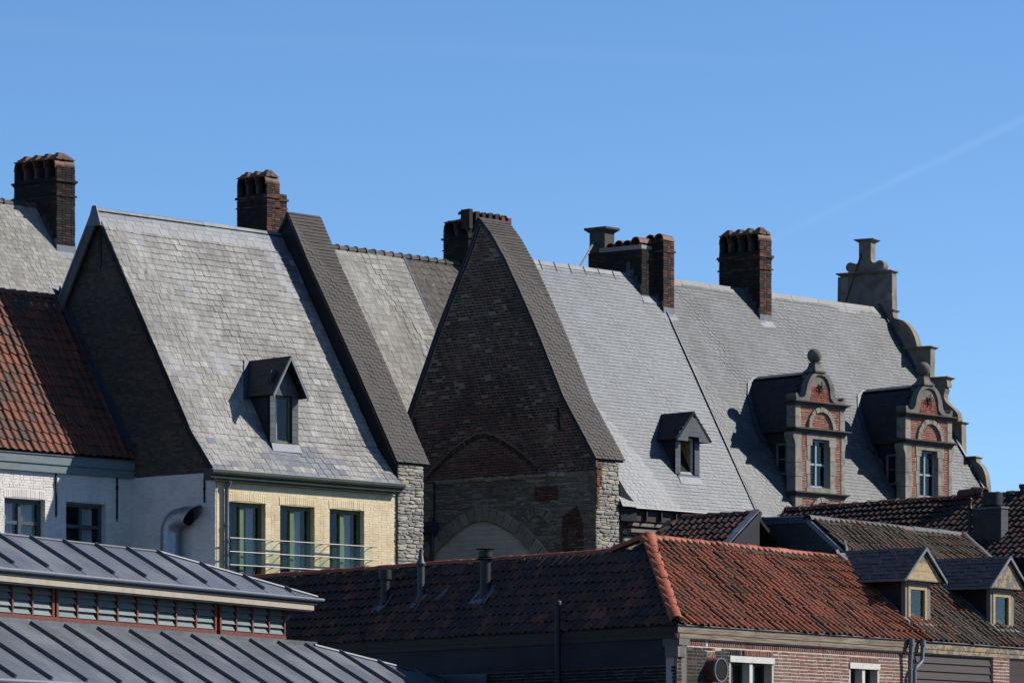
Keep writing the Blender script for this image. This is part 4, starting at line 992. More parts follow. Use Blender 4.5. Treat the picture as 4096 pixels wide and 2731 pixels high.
b = MB(); b.box(Fr(R(15.75, .10, -.62), U, ZV, -W), 0, 1.9, 0, .09, -.2, .02); b.box(Fr(R(15.7, .12, -.80), U, ZV, -W), .0, 1.75, 0, .10, -.2, .04); b.build('rotten_beam', MAT['grey_wood'], h)
pieces(fwl, 'stone', MAT['limestone'], STONE, rubblework(FW(.30), rect(15.55, 16.5, -2.6, -.85), h=(.16, .24), w=(.25, .42), proud=.12), 40)
b = MB(); b.slab([R(15.16, .02, .62), R(15.42, .0, .30), R(15.78, -.02, .0), R(15.84, -.02, -.5), R(15.3, .1, -.5), R(15.16, .1, 0)], W * .25); b.build('lead_soaker', MAT['lead_side'], h)
b = MB(); b.tube([R(17.9, .0, -.9), R(17.9, 0, -.62)], .05, 8); b.build('pipe_stub', MAT['lead'], h, smooth=True)
b = MB(); b.slab([R(15.35, -.1, -1.95), R(15.75, -.1, -2.2), R(15.8, -.02, -2.05), R(15.4, .0, -1.75)], A3(.02, -.04, .02)); b.build('broken_tile', MAT['ridge_orange'], h)
# dormer with slate-hung gable
f = FW(.55); rw = lambda zz: -(zz / 1.73 - .55)
cd = dormer(h, 'dormer', f, rw, .72, 18.06, 19.06, 2.02, 2.78, 0, 0, 0, 0, dict(cheek=MAT['slate_dark']))
mb = MB(); wall_cells(mb, f, 18.06, 19.06, 1.0, 2.3, [(18.26, 18.86, 1.02, 2.08)], -.08, 0); mb.build('dormer_front', MAT['lead_side'], cd)
lst = []
for a0, a1 in ((18.04, 18.26), (18.865, 19.08)):
    zz = 1.03
    while zz < 2.0: lst.append(M4(U * (a1 - a0 - .006), ZV * .152, -W * .015, f((a0 + a1) / 2, zz + .078, .001))); zz += .158
f2 = FW(.36)
mb = MB(); mb.prism(f2, [(17.93, 2.0), (18.34, 2.0), (18.34, 2.13), (18.88, 2.13), (18.88, 2.0), (19.34, 2.0), (18.61, 2.74)], -.06, 0); mb.build('dormer_gable', MAT['slate_hung'], cd)
for r_ in range(5):
    zz = 1.97 + r_ * .135; k0 = 17.92 + max(0, (r_ - .4)) * .135; k1 = 19.36 - max(0, (r_ - .4)) * .135
    k = k0
    while k < k1 - .06:
        ww = min(.155, k1 - k)
        if not (r_ == 0 and 18.32 < k + ww / 2 < 18.9): lst.append(M4(U * (ww - .005), ZV * .132, -W * .014, f2(k + ww / 2, zz + .066, .001 + r_ * .0007)))
        k += ww
pieces(cd, 'slate', MAT['slate_hung'], [BOX], lst, 80)
window(h, FW(.60), 18.27, 18.85, 1.03, 2.08, MAT['white_paint'], fw=.055, depth=.06, glass=False, inner=MAT['interior_warm'], back=.7, name='dormer_window')
dormer_roof(h, cd, R(18.61, .33, 2.82), R(18.61, 1.75, 2.82), R(17.88, .33, 2.0), R(17.88, 1.3, 2.0), R(19.38, .33, 2.0), R(19.38, 1.3, 2.0), .04, MAT['felt'], MAT['slate_dark'], .12, .2, ridge=MAT['lead_dark'])
b = MB(); b.box(f, 18.12, 19.06, .90, 1.0, -.02, .06); b.slab([R(18.15, .49, .93), R(19.05, .49, .93), R(19.1, .38, .72), R(18.12, .38, .72)], A3(0, 0, .015)); b.build('lead_sill', MAT['lead'], cd)
# cluster of stacks at the seam of the two roofs
st = [(1.85, .04, .06)]
ca = chimney(h, R(20.78, 3.55, 6.14), .47, .75, 2.20, st, 'brick_soot', 'brick_soot_red', flues=2, cap='none', label='slim lit brick stack at the seam of the slate roofs')
b = MB()
for k in range(2): b.halfpipe(R(20.75, 3.72 + k * .36, 8.36), R(21.24, 3.72 + k * .36, 8.33), ZV, .20, t=.03, seg=10)
b.build('flue_cover', MAT['ridge_brown'], ca, smooth=True)
b = MB(); b.box(Fr(R(20.76, 3.54, 8.33), U, W, ZV), 0, .52, 0, .10, 0, .05); b.build('cap_brick', MAT['ridge_orange'], ca)
cb = chimney(h, R(20.12, 3.82, 6.62), .62, 1.9, 1.42, [], 'brick_soot', 'brick_soot', flues=2, cap='none', base_lead=.05, label='low sooty brick stack behind the slate ridge')
b = MB(); fc_ = Fr(R(20.12, 3.82, 6.62), D(-55), ZV, np.cross(-D(-55), ZV)); b.box(fc_, -.02, 1.5, 1.42, 1.55, -.55, .03); b.build('mortar_cap', MAT['mortar'], cb)
for k, (v, zz) in enumerate(((.25, 8.30), (.55, 8.22), (.85, 8.24), (1.15, 8.18))):
    b = MB(); p0 = R(20.15, 3.82, 0) + D(-55) * v; p0[2] = OR[2] + zz - .06; b.halfpipe(p0, p0 + U * .5, ZV, .19, t=.03, seg=10); b.build('flue_cover', MAT['ridge_brown'], cb, smooth=True)
cc = MB(); o_ = R(20.12, 3.82, 6.62) + D(-55) * 1.36 + U * .05; fq = Fr(o_, U, D(-55), ZV)
cc.box(fq, 0, .42, 0, .55, -.8, 2.06); cc.prism(fq, [(-.10, -.12), (.52, -.12), (.52, .67), (-.10, .67)], 2.14, 2.20); cc.add([fq(x, y, z) for x, y, z in [(0, 0, 2.04), (.42, 0, 2.04), (.42, .55, 2.04), (0, .55, 2.04), (-.10, -.12, 2.14), (.52, -.12, 2.14), (.52, .67, 2.14), (-.10, .67, 2.14)]], [(0, 1, 5, 4), (1, 2, 6, 5), (2, 3, 7, 6), (3, 0, 4, 7)])
ccx = cc.build('rendered_stack', MAT['limestone_dark'], h); ccx['label'] = 'square rendered flue stack with a flaring stone cap'
b = MB(); b.tube([R(17.9, 4.25, 7.32), o_ + ZV * 1.74 - U * .03 + D(-55) * .38], .035, 6); b.build('timber_strut', MAT['grey_wood'], h)

# ================================================================== long house with stone dormers and the curved stone gable
h = thing('stone_gable_house', 'long slate roofed house ending in a scrolled stone gable, two stone dormers', 'house', R(27, 3, GZ))
VG = D(-60.5); SG = float(np.dot(VG, U) / np.dot(VG, W)); AE = 32.95
PLN = [(-.06, -.13), (4.16, 7.18)]
m = MB(); roof_slab(m, [(-.04, -.09), (4.2, 7.25)], ES + .08, AE, 0, SG); roof_slab(m, [(4.2, 7.25), (8.4, 0)], ES + .08, AE, 0, SG); rf = m.build('roof', MAT['felt'], h)
def sk_ln(a, w):
    for q in (23.93, 29.06):
        if abs(a - q) < 1.02 and w < 1.4: return True
    return False
lst = roof_field(OR, U, W, PLN, ES, AE, .119, .215, .22, .020, 0, jit=.003, rot=.006, wvar=.03, lim=lambda w: (ES + .08, AE + SG * w), sag=.009, skip=sk_ln, gap=.98)
pieces(rf, 'slate', MAT['slate_long'], SLATE, lst, 300, vis=lambda x, y: y > 1250 and x < 3400)
for i in range(9):
    rd = MB(); a0 = ES + .1 + i * 1.27
    for sg in (-1, 1): rd.slab([R(a0, 4.2, 7.36), R(a0 + 1.255, 4.2, 7.36), R(a0 + 1.255, 4.2 + sg * .17, 7.03), R(a0, 4.2 + sg * .17, 7.03)], -ZV * .03)
    rd.build('ridge_slab', MAT['slate_long'], rf)
m = MB(); m.box(FW(.3), ES + 1.8, AE - .05, GZ, -.1, -.3, 0); m.build('front_wall', MAT['limestone_dark'], h)
m = MB(); m.box(FW(.04), 22.5, 22.9, -.6, -.2, -.1, 0); m.build('red_panel', MAT['red_panel'], h)
st = [(1.60, .045, .05), (1.92, .03, .04), (1.97, .06, .08)]
chimney(h, R(25.26, 3.66, 6.33), .54, 1.46, 2.52, st, 'brick_soot', 'brick_soot_red', flues=4, label='tall brick chimney with four tiled flue covers on the long slate roof')
# ---- the stone gable
fs = FG(AE, VG); TH = .34
def mir(v): return 2 * 4.95 - v
_arc = lambda cv, cz, r, t0, t1, n: [(cv + r * math.cos(math.radians(t0 + (t1 - t0) * i / n)), cz + r * math.sin(math.radians(t0 + (t1 - t0) * i / n))) for i in range(n + 1)]
Rr = [(4.74, 8.97)] + _arc(4.62, 8.94, .115, 0, -125, 6) + _arc(4.435, 8.735, .155, 62, 250, 10) + [(4.32, 8.56), (4.20, 8.56),
      (4.17, 8.44), (4.0, 8.44), (3.98, 7.26), (3.96, 7.06), (3.90, 7.0), (3.80, 6.97), (3.69, 6.94), (3.59, 6.89), (3.50, 6.82), (3.42, 6.74), (3.35, 6.65), (3.29, 6.55), (3.235, 6.44), (3.19, 6.33), (3.15, 6.20), (3.12, 6.08), (3.10, 5.96),
      (2.66, 5.96), (2.68, 4.98), (2.12, 4.98), (2.08, 4.72), (2.20, 4.72), (2.15, 4.64), (2.20, 4.52), (2.21, 4.40), (2.17, 4.29), (2.10, 4.20), (2.01, 4.12), (1.92, 4.05), (1.83, 3.97), (1.76, 3.88), (1.72, 3.77), (1.715, 3.66), (1.74, 3.57), (1.78, 3.52),
      (1.60, 3.52), (1.58, 2.42), (1.10, 2.40), (1.09, 2.30), (1.02, 2.25), (.95, 2.18), (.89, 2.10), (.84, 2.0), (.80, 1.88), (.77, 1.74), (.75, 1.56), (.74, 1.37), (.74, .9), (.3, .9), (.3, GZ)]
poly = [(4.74, 9.52), (4.74, 9.19)] + Rr
poly = poly + [(9.6, GZ)] + [(mir(v), z) for v, z in reversed(Rr[:-1])] + [(mir(4.74), 9.19), (mir(4.74), 9.52)]
m = MB(); m.prism(fs, poly, -TH, .02); sg = m.build('stone_gable', MAT['gable_stone'], h); sg['label'] = 'curved and stepped stone gable with cornices'
def cornice(v0, v1, z, ph=.11, out=.13, nm='cornice'):
    b = MB(); lo, hi = min(v0, v1), max(v0, v1)
    b.add([fs(v, z, c) for v, c in ((lo, -TH), (hi, -TH), (hi, .02), (lo, .02))] + [fs(v, z + ph * .8, c) for v, c in ((lo - out, -TH - out), (hi + out, -TH - out), (hi + out, .02 + out), (lo - out, .02 + out))] + [fs(v, z + ph, c) for v, c in ((lo - out, -TH - out), (hi + out, -TH - out), (hi + out, .02 + out), (lo - out, .02 + out))],
          [(3, 2, 1, 0), (0, 1, 5, 4), (1, 2, 6, 5), (2, 3, 7, 6), (3, 0, 4, 7), (4, 5, 9, 8), (5, 6, 10, 9), (6, 7, 11, 10), (7, 4, 8, 11), (8, 9, 10, 11)])
    return b.build(nm, MAT['gable_stone'], h)
cornice(4.74, mir(4.74), 9.49); cornice(4.1, mir(4.1), 8.44); cornice(3.98, 4.3, 7.2, .09, .07); cornice(2.72, 3.45, 5.93); cornice(2.15, 2.75, 4.93); cornice(1.66, 1.95, 3.48); cornice(1.2, 1.5, 2.36)
cornice(mir(2.72), mir(3.45), 5.93)
for z0, z1, lo, hi in ((7.85, 8.42, 4.0, 4.18), (7.58, 7.83, 4.0, 4.26), (7.30, 7.56, 4.0, 4.16), (7.9, 8.42, 5.55, 5.78), (7.3, 7.87, 5.5, 5.8)):
    b = MB(); b.box(fs, lo - .012, hi, z0, z1, -.05, .035); b.build('quoin', MAT['limestone'], sg)
b = MB()
_i0 = Rr.index((3.90, 7.0))
for t0, t1 in zip(Rr[_i0:_i0 + 12], Rr[_i0 + 1:_i0 + 13]):
    d = math.hypot(t1[0] - t0[0], t1[1] - t0[1]); nx, nz = -(t1[1] - t0[1]) / d, (t1[0] - t0[0]) / d
    b.prism(fs, [t0, t1, (t1[0] + nx * .14, t1[1] + nz * .14), (t0[0] + nx * .14, t0[1] + nz * .14)], .02, .05)
b.build('volute_band', MAT['gable_stone'], sg)
b = MB(); b.tube([fs(5.55, 7.55, .2), fs(5.06, 9.15, .04)], .028, 6); b.build('brace_rod', MAT['rust'], h)
b = MB(); n_ = -W * .866 + ZV * .5
b.slab([R(AE + SG * w - d, w, z) + n_ * .04 for w, z, d in ((.2, .35, .12), (.2, .35, .02), (4.3, 7.45, .02), (4.3, 7.45, .12))], n_ * .05); b.build('verge_flashing', MAT['lead_dark'], h)
# bird-spike strips are too fine to show; the two stone dormers
def stone_dormer(name, dx, label):
    F0 = FW(.10, dx); lime, dark, grey = MAT['limestone'], MAT['limestone_dark'], MAT['limestone_grey']
    BL, BR = 22.80, 25.06
    m = MB()
    # body behind the front: dark slate cheeks and barrel-backed roof
    for a in (22.95, 24.83):
        m.prism(Fr(R(a + dx, .10, 0), W, ZV, -U), [(.02, -.4), (.02, 2.6), (1.75, 2.6), (.1, -.4)], -.08, 0)
    o = m.build(name, MAT['slate_dark'], h); o['label'] = label
    rp = [(22.80, 2.55), (22.84, 2.9), (22.95, 3.3), (23.12, 3.75), (23.4, 4.15), (23.93, 4.35), (24.46, 4.15), (24.74, 3.75), (24.9, 3.3), (25.0, 2.9), (25.06, 2.55)]
    rb = MB(); zr = lambda z: z / 1.73 + .15
    n = len(rp); vs = [R(a + dx, .3, z) for a, z in rp] + [R(a + dx, zr(z), z) for a, z in rp]
    rb.add(vs, [(i, i + 1, n + i + 1, n + i) for i in range(n - 1)]); ro = rb.build('dormer_roof', MAT['slate_dark'], o)
    lst = []
    for (a0, z0), (a1, z1) in zip(rp[:5], rp[1:6]):
        L = math.hypot(a1 - a0, z1 - z0); k = max(1, round(L / .13)); t_ = (U * (a1 - a0) + ZV * (z1 - z0)) / L; nn = np.cross(W, t_); nn = nn if nn[0] < 0 or nn[2] > .9 else -nn
        for i in range(k):
            w = .32
            while w < zr(z0) - .05:
                lst.append(M4(W * .205, t_ * (L / k) * 1.3 - nn * .008, nn * .010, R(a0 + (a1 - a0) * i / k + dx, w + .1 + (.1 if i % 2 else 0), z0 + (z1 - z0) * i / k) + nn * .012)); w += .21
    pieces(o, 'roof_slate', MAT['slate_dark'], SLATE, lst, 60)
    rl = MB(); rl.slab([R(23.55 + dx, .3, 4.28), R(23.93 + dx, .3, 4.40), R(23.93 + dx, zr(4.40), 4.40), R(23.55 + dx, zr(4.28), 4.28)], ZV * .03); rl.slab([R(24.3 + dx, .3, 4.28), R(23.93 + dx, .3, 4.40), R(23.93 + dx, zr(4.40), 4.40), R(24.3 + dx, zr(4.28), 4.28)], ZV * .03); rl.build('ridge_lead', MAT['lead_dark'], o)
    vl = MB(); nv = -W * .866 + ZV * .5
    rs_ = lambda a, z: R(a + dx, z / 1.73, z) + nv * .055
    pts_ = [(22.62, 2.45), (22.66, 2.9), (22.78, 3.3), (22.95, 3.75), (23.22, 4.15), (23.6, 4.36)]
    for (a0, z0), (a1, z1) in zip(pts_[:-1], pts_[1:]): vl.slab([rs_(a0, z0), rs_(a0 + .16, z0), rs_(a1 + .16, z1), rs_(a1, z1)], nv * .02)
    vl.slab([rs_(22.58, 2.48), rs_(22.82, 2.48), rs_(22.80, 2.28), rs_(22.64, 2.26)], nv * .04); vl.build('valley_lead', MAT['lead_dark'], o)
    # stone front
    FT = -.34
    m = MB(); wall_cells(m, F0, 22.96, 24.90, -.6, 3.34, [(23.47, 24.40, .92, 2.36)], FT, 0)
    ft = m.build('front', MAT['mortar_light'], o)
    # outer piers with flared tops, jambs, lintel, sill
    sb = lambda a0, a1, z0, z1, c=.02, nm='ashlar', mt=lime: MB().box(F0, a0, a1, z0, z1, FT + .01, c).build(nm, mt, ft)
    for lo, hi, zc in ((22.76, 23.10, 0), (24.90, 25.06, 1)):
        for k, (z0, z1) in enumerate(((.75, 1.20), (1.21, 1.62), (1.63, 2.06))): sb(lo if lo > 23 else 22.80, hi if k % 2 == 0 or lo > 24 else hi + .05, z0, z1 - .006, .022)
    for s, a in ((-1, 22.80), (1, 25.06)):
        b = MB(); b.prism(F0, [(a, 2.06), (a - s * .28 if s < 0 else a - .16, 2.06), (a - s * .28 if s < 0 else a - .16, 2.52), (a + s * .10, 2.52), (a + s * .10, 2.36), (a + s * .02, 2.2)], FT + .01, .026); b.build('corbel', lime, ft)
    for lo, hi in ((23.34, 23.475), (24.395, 24.62)):
        for z0, z1, e in ((.92, 1.30, 0), (1.31, 1.72, .05), (1.73, 2.20, 0)): sb(lo - (e if lo < 24 else 0), hi + (e if lo > 24 else 0), z0, z1 - .006, .020)
    sb(23.30, 24.66, 2.36, 2.50, .026); sb(23.30, 23.56, 2.16, 2.358, .03); sb(24.34, 24.66, 2.16, 2.358, .03); sb(23.30, 23.9, .78, .915, .03); sb(23.905, 24.66, .78, .915, .03)
    bl = []
    for lo, hi in ((23.10, 23.33), (24.63, 24.90)): bl += brickwork(F0, rect(lo + .01, hi - .01, .78, 2.5), bl=.19, bh=.055, joint=.018, proud=.010)
    # storey above with blind arch
    for lo, hi in ((22.80, 23.06), (24.84, 25.06)): sb(lo, hi, 2.66, 2.97, .022, mt=lime); sb(lo, hi + (-.06 if lo < 23 else 0), 2.98, 3.32, .024, mt=lime)
    ah = [(23.97 + .63 * math.cos(t), 2.67 + .64 * math.sin(t)) for t in [i * math.pi / 12 for i in range(13)]]
    bl += brickwork(F0, rect(23.07, 24.83, 2.67, 3.33), [ah], bl=.19, bh=.055, joint=.018, proud=.010)
    ai = [(23.97 + .47 * math.cos(t), 2.67 + .50 * math.sin(t)) for t in [i * math.pi / 12 for i in range(13)]]
    bl += brickwork(F0, ai, bl=.19, bh=.055, joint=.014, proud=.008)
    pieces(ft, 'arch_stone', lime, BRICK, arch_pieces(F0, 23.97, 2.67, .48, .50, .15, 9, proud=.075, joint=.006), 12)
    # below the sill
    for lo, hi in ((22.80, 23.10), (24.86, 25.06)): sb(lo, hi, -.6, .62, .022)
    bl += brickwork(F0, rect(23.11, 24.85, -.5, .62), [[(24.0 + .63 * math.cos(t), -.02 + .64 * math.sin(t)) for t in [i * math.pi / 12 for i in range(13)]]], bl=.19, bh=.055, joint=.018, proud=.010)
    bl += brickwork(F0, [(24.0 + .47 * math.cos(t), -.02 + .50 * math.sin(t)) for t in [i * math.pi / 12 for i in range(13)]], bl=.19, bh=.055, joint=.014, proud=.008)
    pieces(ft, 'arch_stone', lime, BRICK, arch_pieces(F0, 24.0, -.02, .48, .50, .15, 9, proud=.075, joint=.006), 12)
    # cornices all round the front block
    def corn(z0, ph, out, a0=BL, a1=BR):
        b = MB(); P_ = [(0, 0), (ph * .25, .03), (ph * .45, .04), (ph * .72, out * .8), (ph * .75, out), (ph, out)]
        for q in range(len(P_) - 1):
            (h0, e0), (h1, e1) = P_[q], P_[q + 1]
            r0 = [F0(a0 - e0, z0 + h0, FT), F0(a1 + e0, z0 + h0, FT), F0(a1 + e0, z0 + h0, .02 + e0), F0(a0 - e0, z0 + h0, .02 + e0)]
            r1 = [F0(a0 - e1, z0 + h1, FT), F0(a1 + e1, z0 + h1, FT), F0(a1 + e1, z0 + h1, .02 + e1), F0(a0 - e1, z0 + h1, .02 + e1)]
            b.hexa(r0 + r1)
        return b.build('cornice', dark, ft)
    corn(.62, .15, .13); corn(2.50, .16, .15); corn(3.32, .14, .15)
    # curved gablet with scrolls
    C = 23.93
    half = [(0, 4.40), (.20, 4.37), (.38, 4.27), (.52, 4.12), (.60, 3.96), (.64, 3.80), (.68, 3.68), (.76, 3.58), (.88, 3.54), (1.00, 3.57), (1.06, 3.66), (1.12, 3.68), (1.14, 3.60), (1.10, 3.46)]
    out_ = [(C - x, z) for x, z in half][::-1] + [(C + x, z) for x, z in half[1:]]
    b = MB(); b.prism(F0, out_, FT + .0, -.01); b.build('gablet', grey, ft)
    # raised rim of the gablet
    inn = [(0, 4.28), (.18, 4.25), (.30, 4.16), (.38, 4.02), (.42, 3.9), (.43, 3.76), (.46, 3.62), (.60, 3.50), (.80, 3.475), (.98, 3.475), (1.04, 3.48), (1.08, 3.475), (1.10, 3.47), (1.10, 3.462)]
    b = MB()
    for s in (-1, 1):
        for i in range(len(half) - 1):
            q = [half[i], half[i + 1], inn[i + 1], inn[i]]
            b.prism(F0, [(C + s * x, z) for x, z in q], -.008, .045)
    b.build('gablet_rim', grey, ft)
    bl += brickwork(F0, [(C - .40, 3.47), (C + .40, 3.47), (C + .40, 3.95), (C - .40, 3.95)], bl=.17, bh=.055, joint=.013, proud=.016, c0=-.01)
    pieces(ft, 'brick', MAT['brick_red'], BRICK, bl, 110)
    # ball finial
    b = MB(); cc_ = F0(C - .05, 0, -.16)
    fb = Fr(F0(C - .05, 4.36, -.16), U, ZV, -W)
    def sq(z0, z1, r0, r1): b.hexa([fb(x * r0, z0, y * r0) for x, y in ((-1, -1), (1, -1), (1, 1), (-1, 1))] + [fb(x * r1, z1, y * r1) for x, y in ((-1, -1), (1, -1), (1, 1), (-1, 1))])
    sq(0, .05, .25, .25); sq(.05, .12, .22, .17); sq(.12, .26, .165, .12); sq(.26, .30, .12, .14)
    b.build('finial_base', grey, ft)
    b = MB(); cz = fb(0, .51, 0); b.lathe(cz, [(.225 * math.sin(t), -.225 * math.cos(t)) for t in [.15 + i * (math.pi - .2) / 10 for i in range(11)]], 20); b.build('ball_finial', grey, ft, smooth=True)
    # wrought-iron anchor
    b = MB(); fc = F0.at(C + .03, 3.92, .05)
    for sx in (-1, 1):
        b.tube([fc(sx * .075 + .06 * math.cos(t), .06 * math.sin(t), .02) for t in [i * 2 * math.pi / 12 for i in range(13)]], .014, 6, cap=False)
    b.prism(fc, [(-.02, .03), (-.035, .12), (0, .19), (.035, .12), (.02, .03)], 0, .02); b.prism(fc, [(-.02, -.03), (-.035, -.12), (0, -.19), (.035, -.12), (.02, -.03)], 0, .02); b.box(fc, -.03, .03, -.04, .04, -.06, .04)
    b.build('wall_anchor', MAT['iron'], ft)
    window(h, Fr(R(dx, .24, 0), U, ZV, -W), 23.48, 24.39, .93, 2.35, MAT['blue_frame'], fw=.055, mull=(23.90,), trans=(1.62,), mw=.06, depth=.06, inner=MAT['interior'], back=1.3, name='dormer_window')
    # little side window in the cheek
    sw_ = Fr(R(22.94 + dx, .12, 0), W, ZV, -U)
    window(h, sw_.at(0, 0, .045), .38, .80, 1.28, 2.22, MAT['grey_wood'], fw=.06, trans=(1.75,), mw=.03, depth=.05, inner=MAT['interior'], back=.06, name='side_window')
    return o
stone_dormer('dormer', 0.0, 'brick and stone dormer with ball finial, nearer the middle of the roof')
stone_dormer('dormer', 5.13, 'brick and stone dormer with ball finial, beside the stone gable')
# ================================================================== red-tiled corner house in front: hip between a sunlit and a shaded roof face
E0 = A3(3.501, 83.0, 5.837); RU, RW = D(36.3), D(-53.7); LU = D(-39); LW = A3(LU[1], -LU[0], 0)
def Q(a, w, z): return E0 + RU * a + RW * w + ZV * z           # sunlit side
def K(a, w, z): return E0 + LU * a + LW * w + ZV * z           # shaded side
FQ = lambda w: Fr(Q(0, w, 0), RU, ZV, -RW); FK = lambda w: Fr(K(0, w, 0), LU, ZV, -LW)
SR, SLK = 2.07 / 2.46, 2.07 / 1.82
def slope_slab(mb, base, wdir_fn, pts, th=.1):
    p = [wdir_fn(a, w, z) for a, w, z in pts]; n = np.cross(p[1] - p[0], p[2] - p[0]); n /= np.linalg.norm(n); n = n if n[2] > 0 else -n
    mb.slab(p, -n * th)
h = thing('corner_house', 'brick corner house with orange hip and ridge tiles on a red pantile roof', 'house', Q(4, 2, -E0[2]))
AB_ = 10.38; AF = 9.92
m = MB(); slope_slab(m, 0, Q, [(-.05, -.04, -.034), (AB_, -.04, -.034), (AB_, 2.46, 2.07), (2.53, 2.46, 2.07)]); slope_slab(m, 0, Q, [(2.53, 2.46, 2.07), (AB_, 2.46, 2.07), (AB_, 4.9, .02), (2.53, 4.9, .02)])
rf = m.build('sunlit_roof', MAT['felt'], h)
lst = roof_field(E0 - ZV * .02, RU, RW, [(-.03, -.025), (2.44, 2.053)], 0, AB_, .32, .243, .38, .06, 0, jit=.008, rot=.010, stagger=False, lim=lambda w: (max(0, 2.53 / 2.46 * w - .06), AB_), sag=.012, lift=.95)
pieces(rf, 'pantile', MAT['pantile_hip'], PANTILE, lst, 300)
m = MB(); slope_slab(m, 0, K, [(.0, -.03, -.034), (19.5, -.03, -.034), (19.5, 1.6, 1.82), (3.35, 1.6, 1.82), (3.03, 1.80, 2.05)]); slope_slab(m, 0, K, [(3.0, 1.6, 1.82), (19.5, 1.6, 1.82), (19.5, 3.2, .0), (3.0, 3.2, .0)])
rk = m.build('shaded_roof', MAT['felt'], h)
lst = roof_field(E0 - ZV * .02, LU, LW, [(-.03, -.034), (1.57, 1.786)], 0, 19.5, .29, .25, .35, .06, 0, jit=.008, rot=.010, stagger=False, lim=lambda w: (max(0, 3.03 / 1.82 * w + .02), 19.5), sag=.012, lift=.95)
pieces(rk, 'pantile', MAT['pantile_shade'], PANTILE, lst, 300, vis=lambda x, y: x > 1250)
def ridge_run(par, p0, p1, L, r, mat, nm='ridge_tile', flare=.005, seg=10, up=ZV, t=.025):
    p0, p1 = np.asarray(p0, float), np.asarray(p1, float); n = max(1, round(np.linalg.norm(p1 - p0) / L)); d = (p1 - p0) / n
    for i in range(n):
        q = MB(); j = ZV * rng.normal(0, .006); q.halfpipe(p0 + d * i + j, p0 + d * (i + 1.03) + j, up, r + flare, r, t=t, seg=seg); q.build(nm, mat, par, smooth=True)
ridge_run(rf, Q(2.6, 2.47, 2.03), Q(10.32, 2.47, 2.0), .44, .13, MAT['ridge_orange'])
ridge_run(rk, K(3.9, 1.62, 1.79), K(19.5, 1.62, 1.84), .46, .10, MAT['ridge_orange'])
ridge_run(rk, K(3.12, 1.78, 2.04), K(3.95, 1.62, 1.80), .45, .125, MAT['ridge_orange'])
ridge_run(rf, Q(-.02, .0, .06), Q(2.50, 2.44, 2.06), .30, .14, MAT['ridge_orange'], 'hip_tile')
b = MB(); b.lathe(Q(2.53, 2.46, 2.0), [(.20, 0), (.19, .1), (.14, .18), (.05, .22)], 14); b.build('hip_boss', MAT['ridge_orange'], rf, smooth=True)
def moss_run(par, fn, a0, a1, w, z, hgt=.10, mat='moss'):
    lst = []; a = a0
    while a < a1:
        L = rng.uniform(.06, .16); p = fn(a + L / 2, w + rng.normal(0, .012), z + rng.normal(0, .012)); x = fn(1, 0, 0) - fn(0, 0, 0); y = fn(0, .77, .64) - fn(0, 0, 0); n = np.cross(x, y); n = n if n[2] > 0 else -n
        lst.append(M4(x * L * 1.3, y * rng.uniform(.5, 1.1) * hgt * 1.6, n * rng.uniform(.03, .09), p)); a += L * .8
    b = pieces(par, 'moss_clump', MAT[mat], STONE, lst, 0)
moss_run(rf, Q, 2.9, 10.3, 2.24, 1.92); moss_run(rk, K, 4.0, 19, 1.47, 1.71)
# walls
QW = .05
qh = [(2.15, 3.80, -2.6, -.72), (7.11, 8.29, -2.6, -.72)]
fq = FQ(QW); m = MB(); wall_cells(m, fq, .09, AF, -E0[2], -.05, qh, -.3, 0); wq = m.build('brick_wall', MAT['mortar_light'], h)
holes = [rect(a - .07, b + .09, -2.6, -.575) for a, b, _, _ in qh]
hd = [rect(a - .05, b + .05, -.58, -.45) for a, b, _, _ in qh]
lst = brickwork(fq, rect(.10, AF - .01, -1.7, -.42), holes + hd, bl=.21, bh=.052, joint=.023, proud=.007, jit=.003)
lst += soldier(fq, .35, AF - .02, -.415, .115, bl=.06, joint=.022, proud=.010)
for a, b, _, _ in qh: lst += soldier(fq, a - .04, b + .04, -.575, .12, bl=.06, joint=.016, proud=.016)
sooty = lambda x: (lambda p: np.dot(p, RU) < 2.5 + rng.normal(0, .12) and p[2] < -.44 + rng.normal(0, .04) and abs(np.dot(p, RU) - 1.42) > (.42 + p[2]) * -.0 + .12)(x[:3, 3] - E0)
pieces(wq, 'brick', MAT['brick_house'], BRICK, [x for x in lst if not sooty(x)], 220)
pieces(wq, 'sooty_brick', MAT['brick_soot'], BRICK, [x for x in lst if sooty(x)], 60)
b = MB(); b.prism(fq, [(.11, -1.7), (.11, -.50), (.6, -.46), (1.2, -.52), (1.38, -.60), (1.55, -.50), (2.2, -.46), (2.5, -.55), (2.06, -.58), (2.06, -1.7)], .0005, .003); b.build('soot_stain', MAT['mortar_chimney'], wq)
for a, b, z0, z1 in qh:
    mid = 2.975 if a < 5 else 7.695
    l_ = MB(); l_.box(fq, a - .06, b + .08, -.72, -.585, -.2, .03); l_.build('lintel', MAT['white_paint'], wq)
    l_ = MB(); l_.box(fq, mid - .06, mid + .06, -2.6, -.722, -.2, -.01); l_.build('stone_mullion', MAT['white_paint'], wq)
    for x0, x1 in ((a, mid - .06), (mid + .06, b)): window(h, FQ(QW + .2), x0, x1, -2.6, -.725, MAT['green_dark'], fw=.05, depth=.05, inner=MAT['interior'], back=.9)
for z0, z1, e in ((-.42, -.28, .12), (-.67, -.425, .02)):
    b = MB(); b.box(fq, .05, .34 + e, z0, z1, -.3, .03 + e * .3); b.build('corner_stone', MAT['limestone_grey'], wq)
fk = FK(.05)
m = MB(); m.box(fk, .10, 19.5, -E0[2], -.05, -.3, 0); wk = m.build('shaded_wall', MAT['mortar_soot'], h)  # mortar and render darkened: this wall's shade is put into their colour
b = MB(); b.box(fk, .38, 19.5, -.84, -.10, .002, .03); b.build('render_band', MAT['render_grey'], wk)
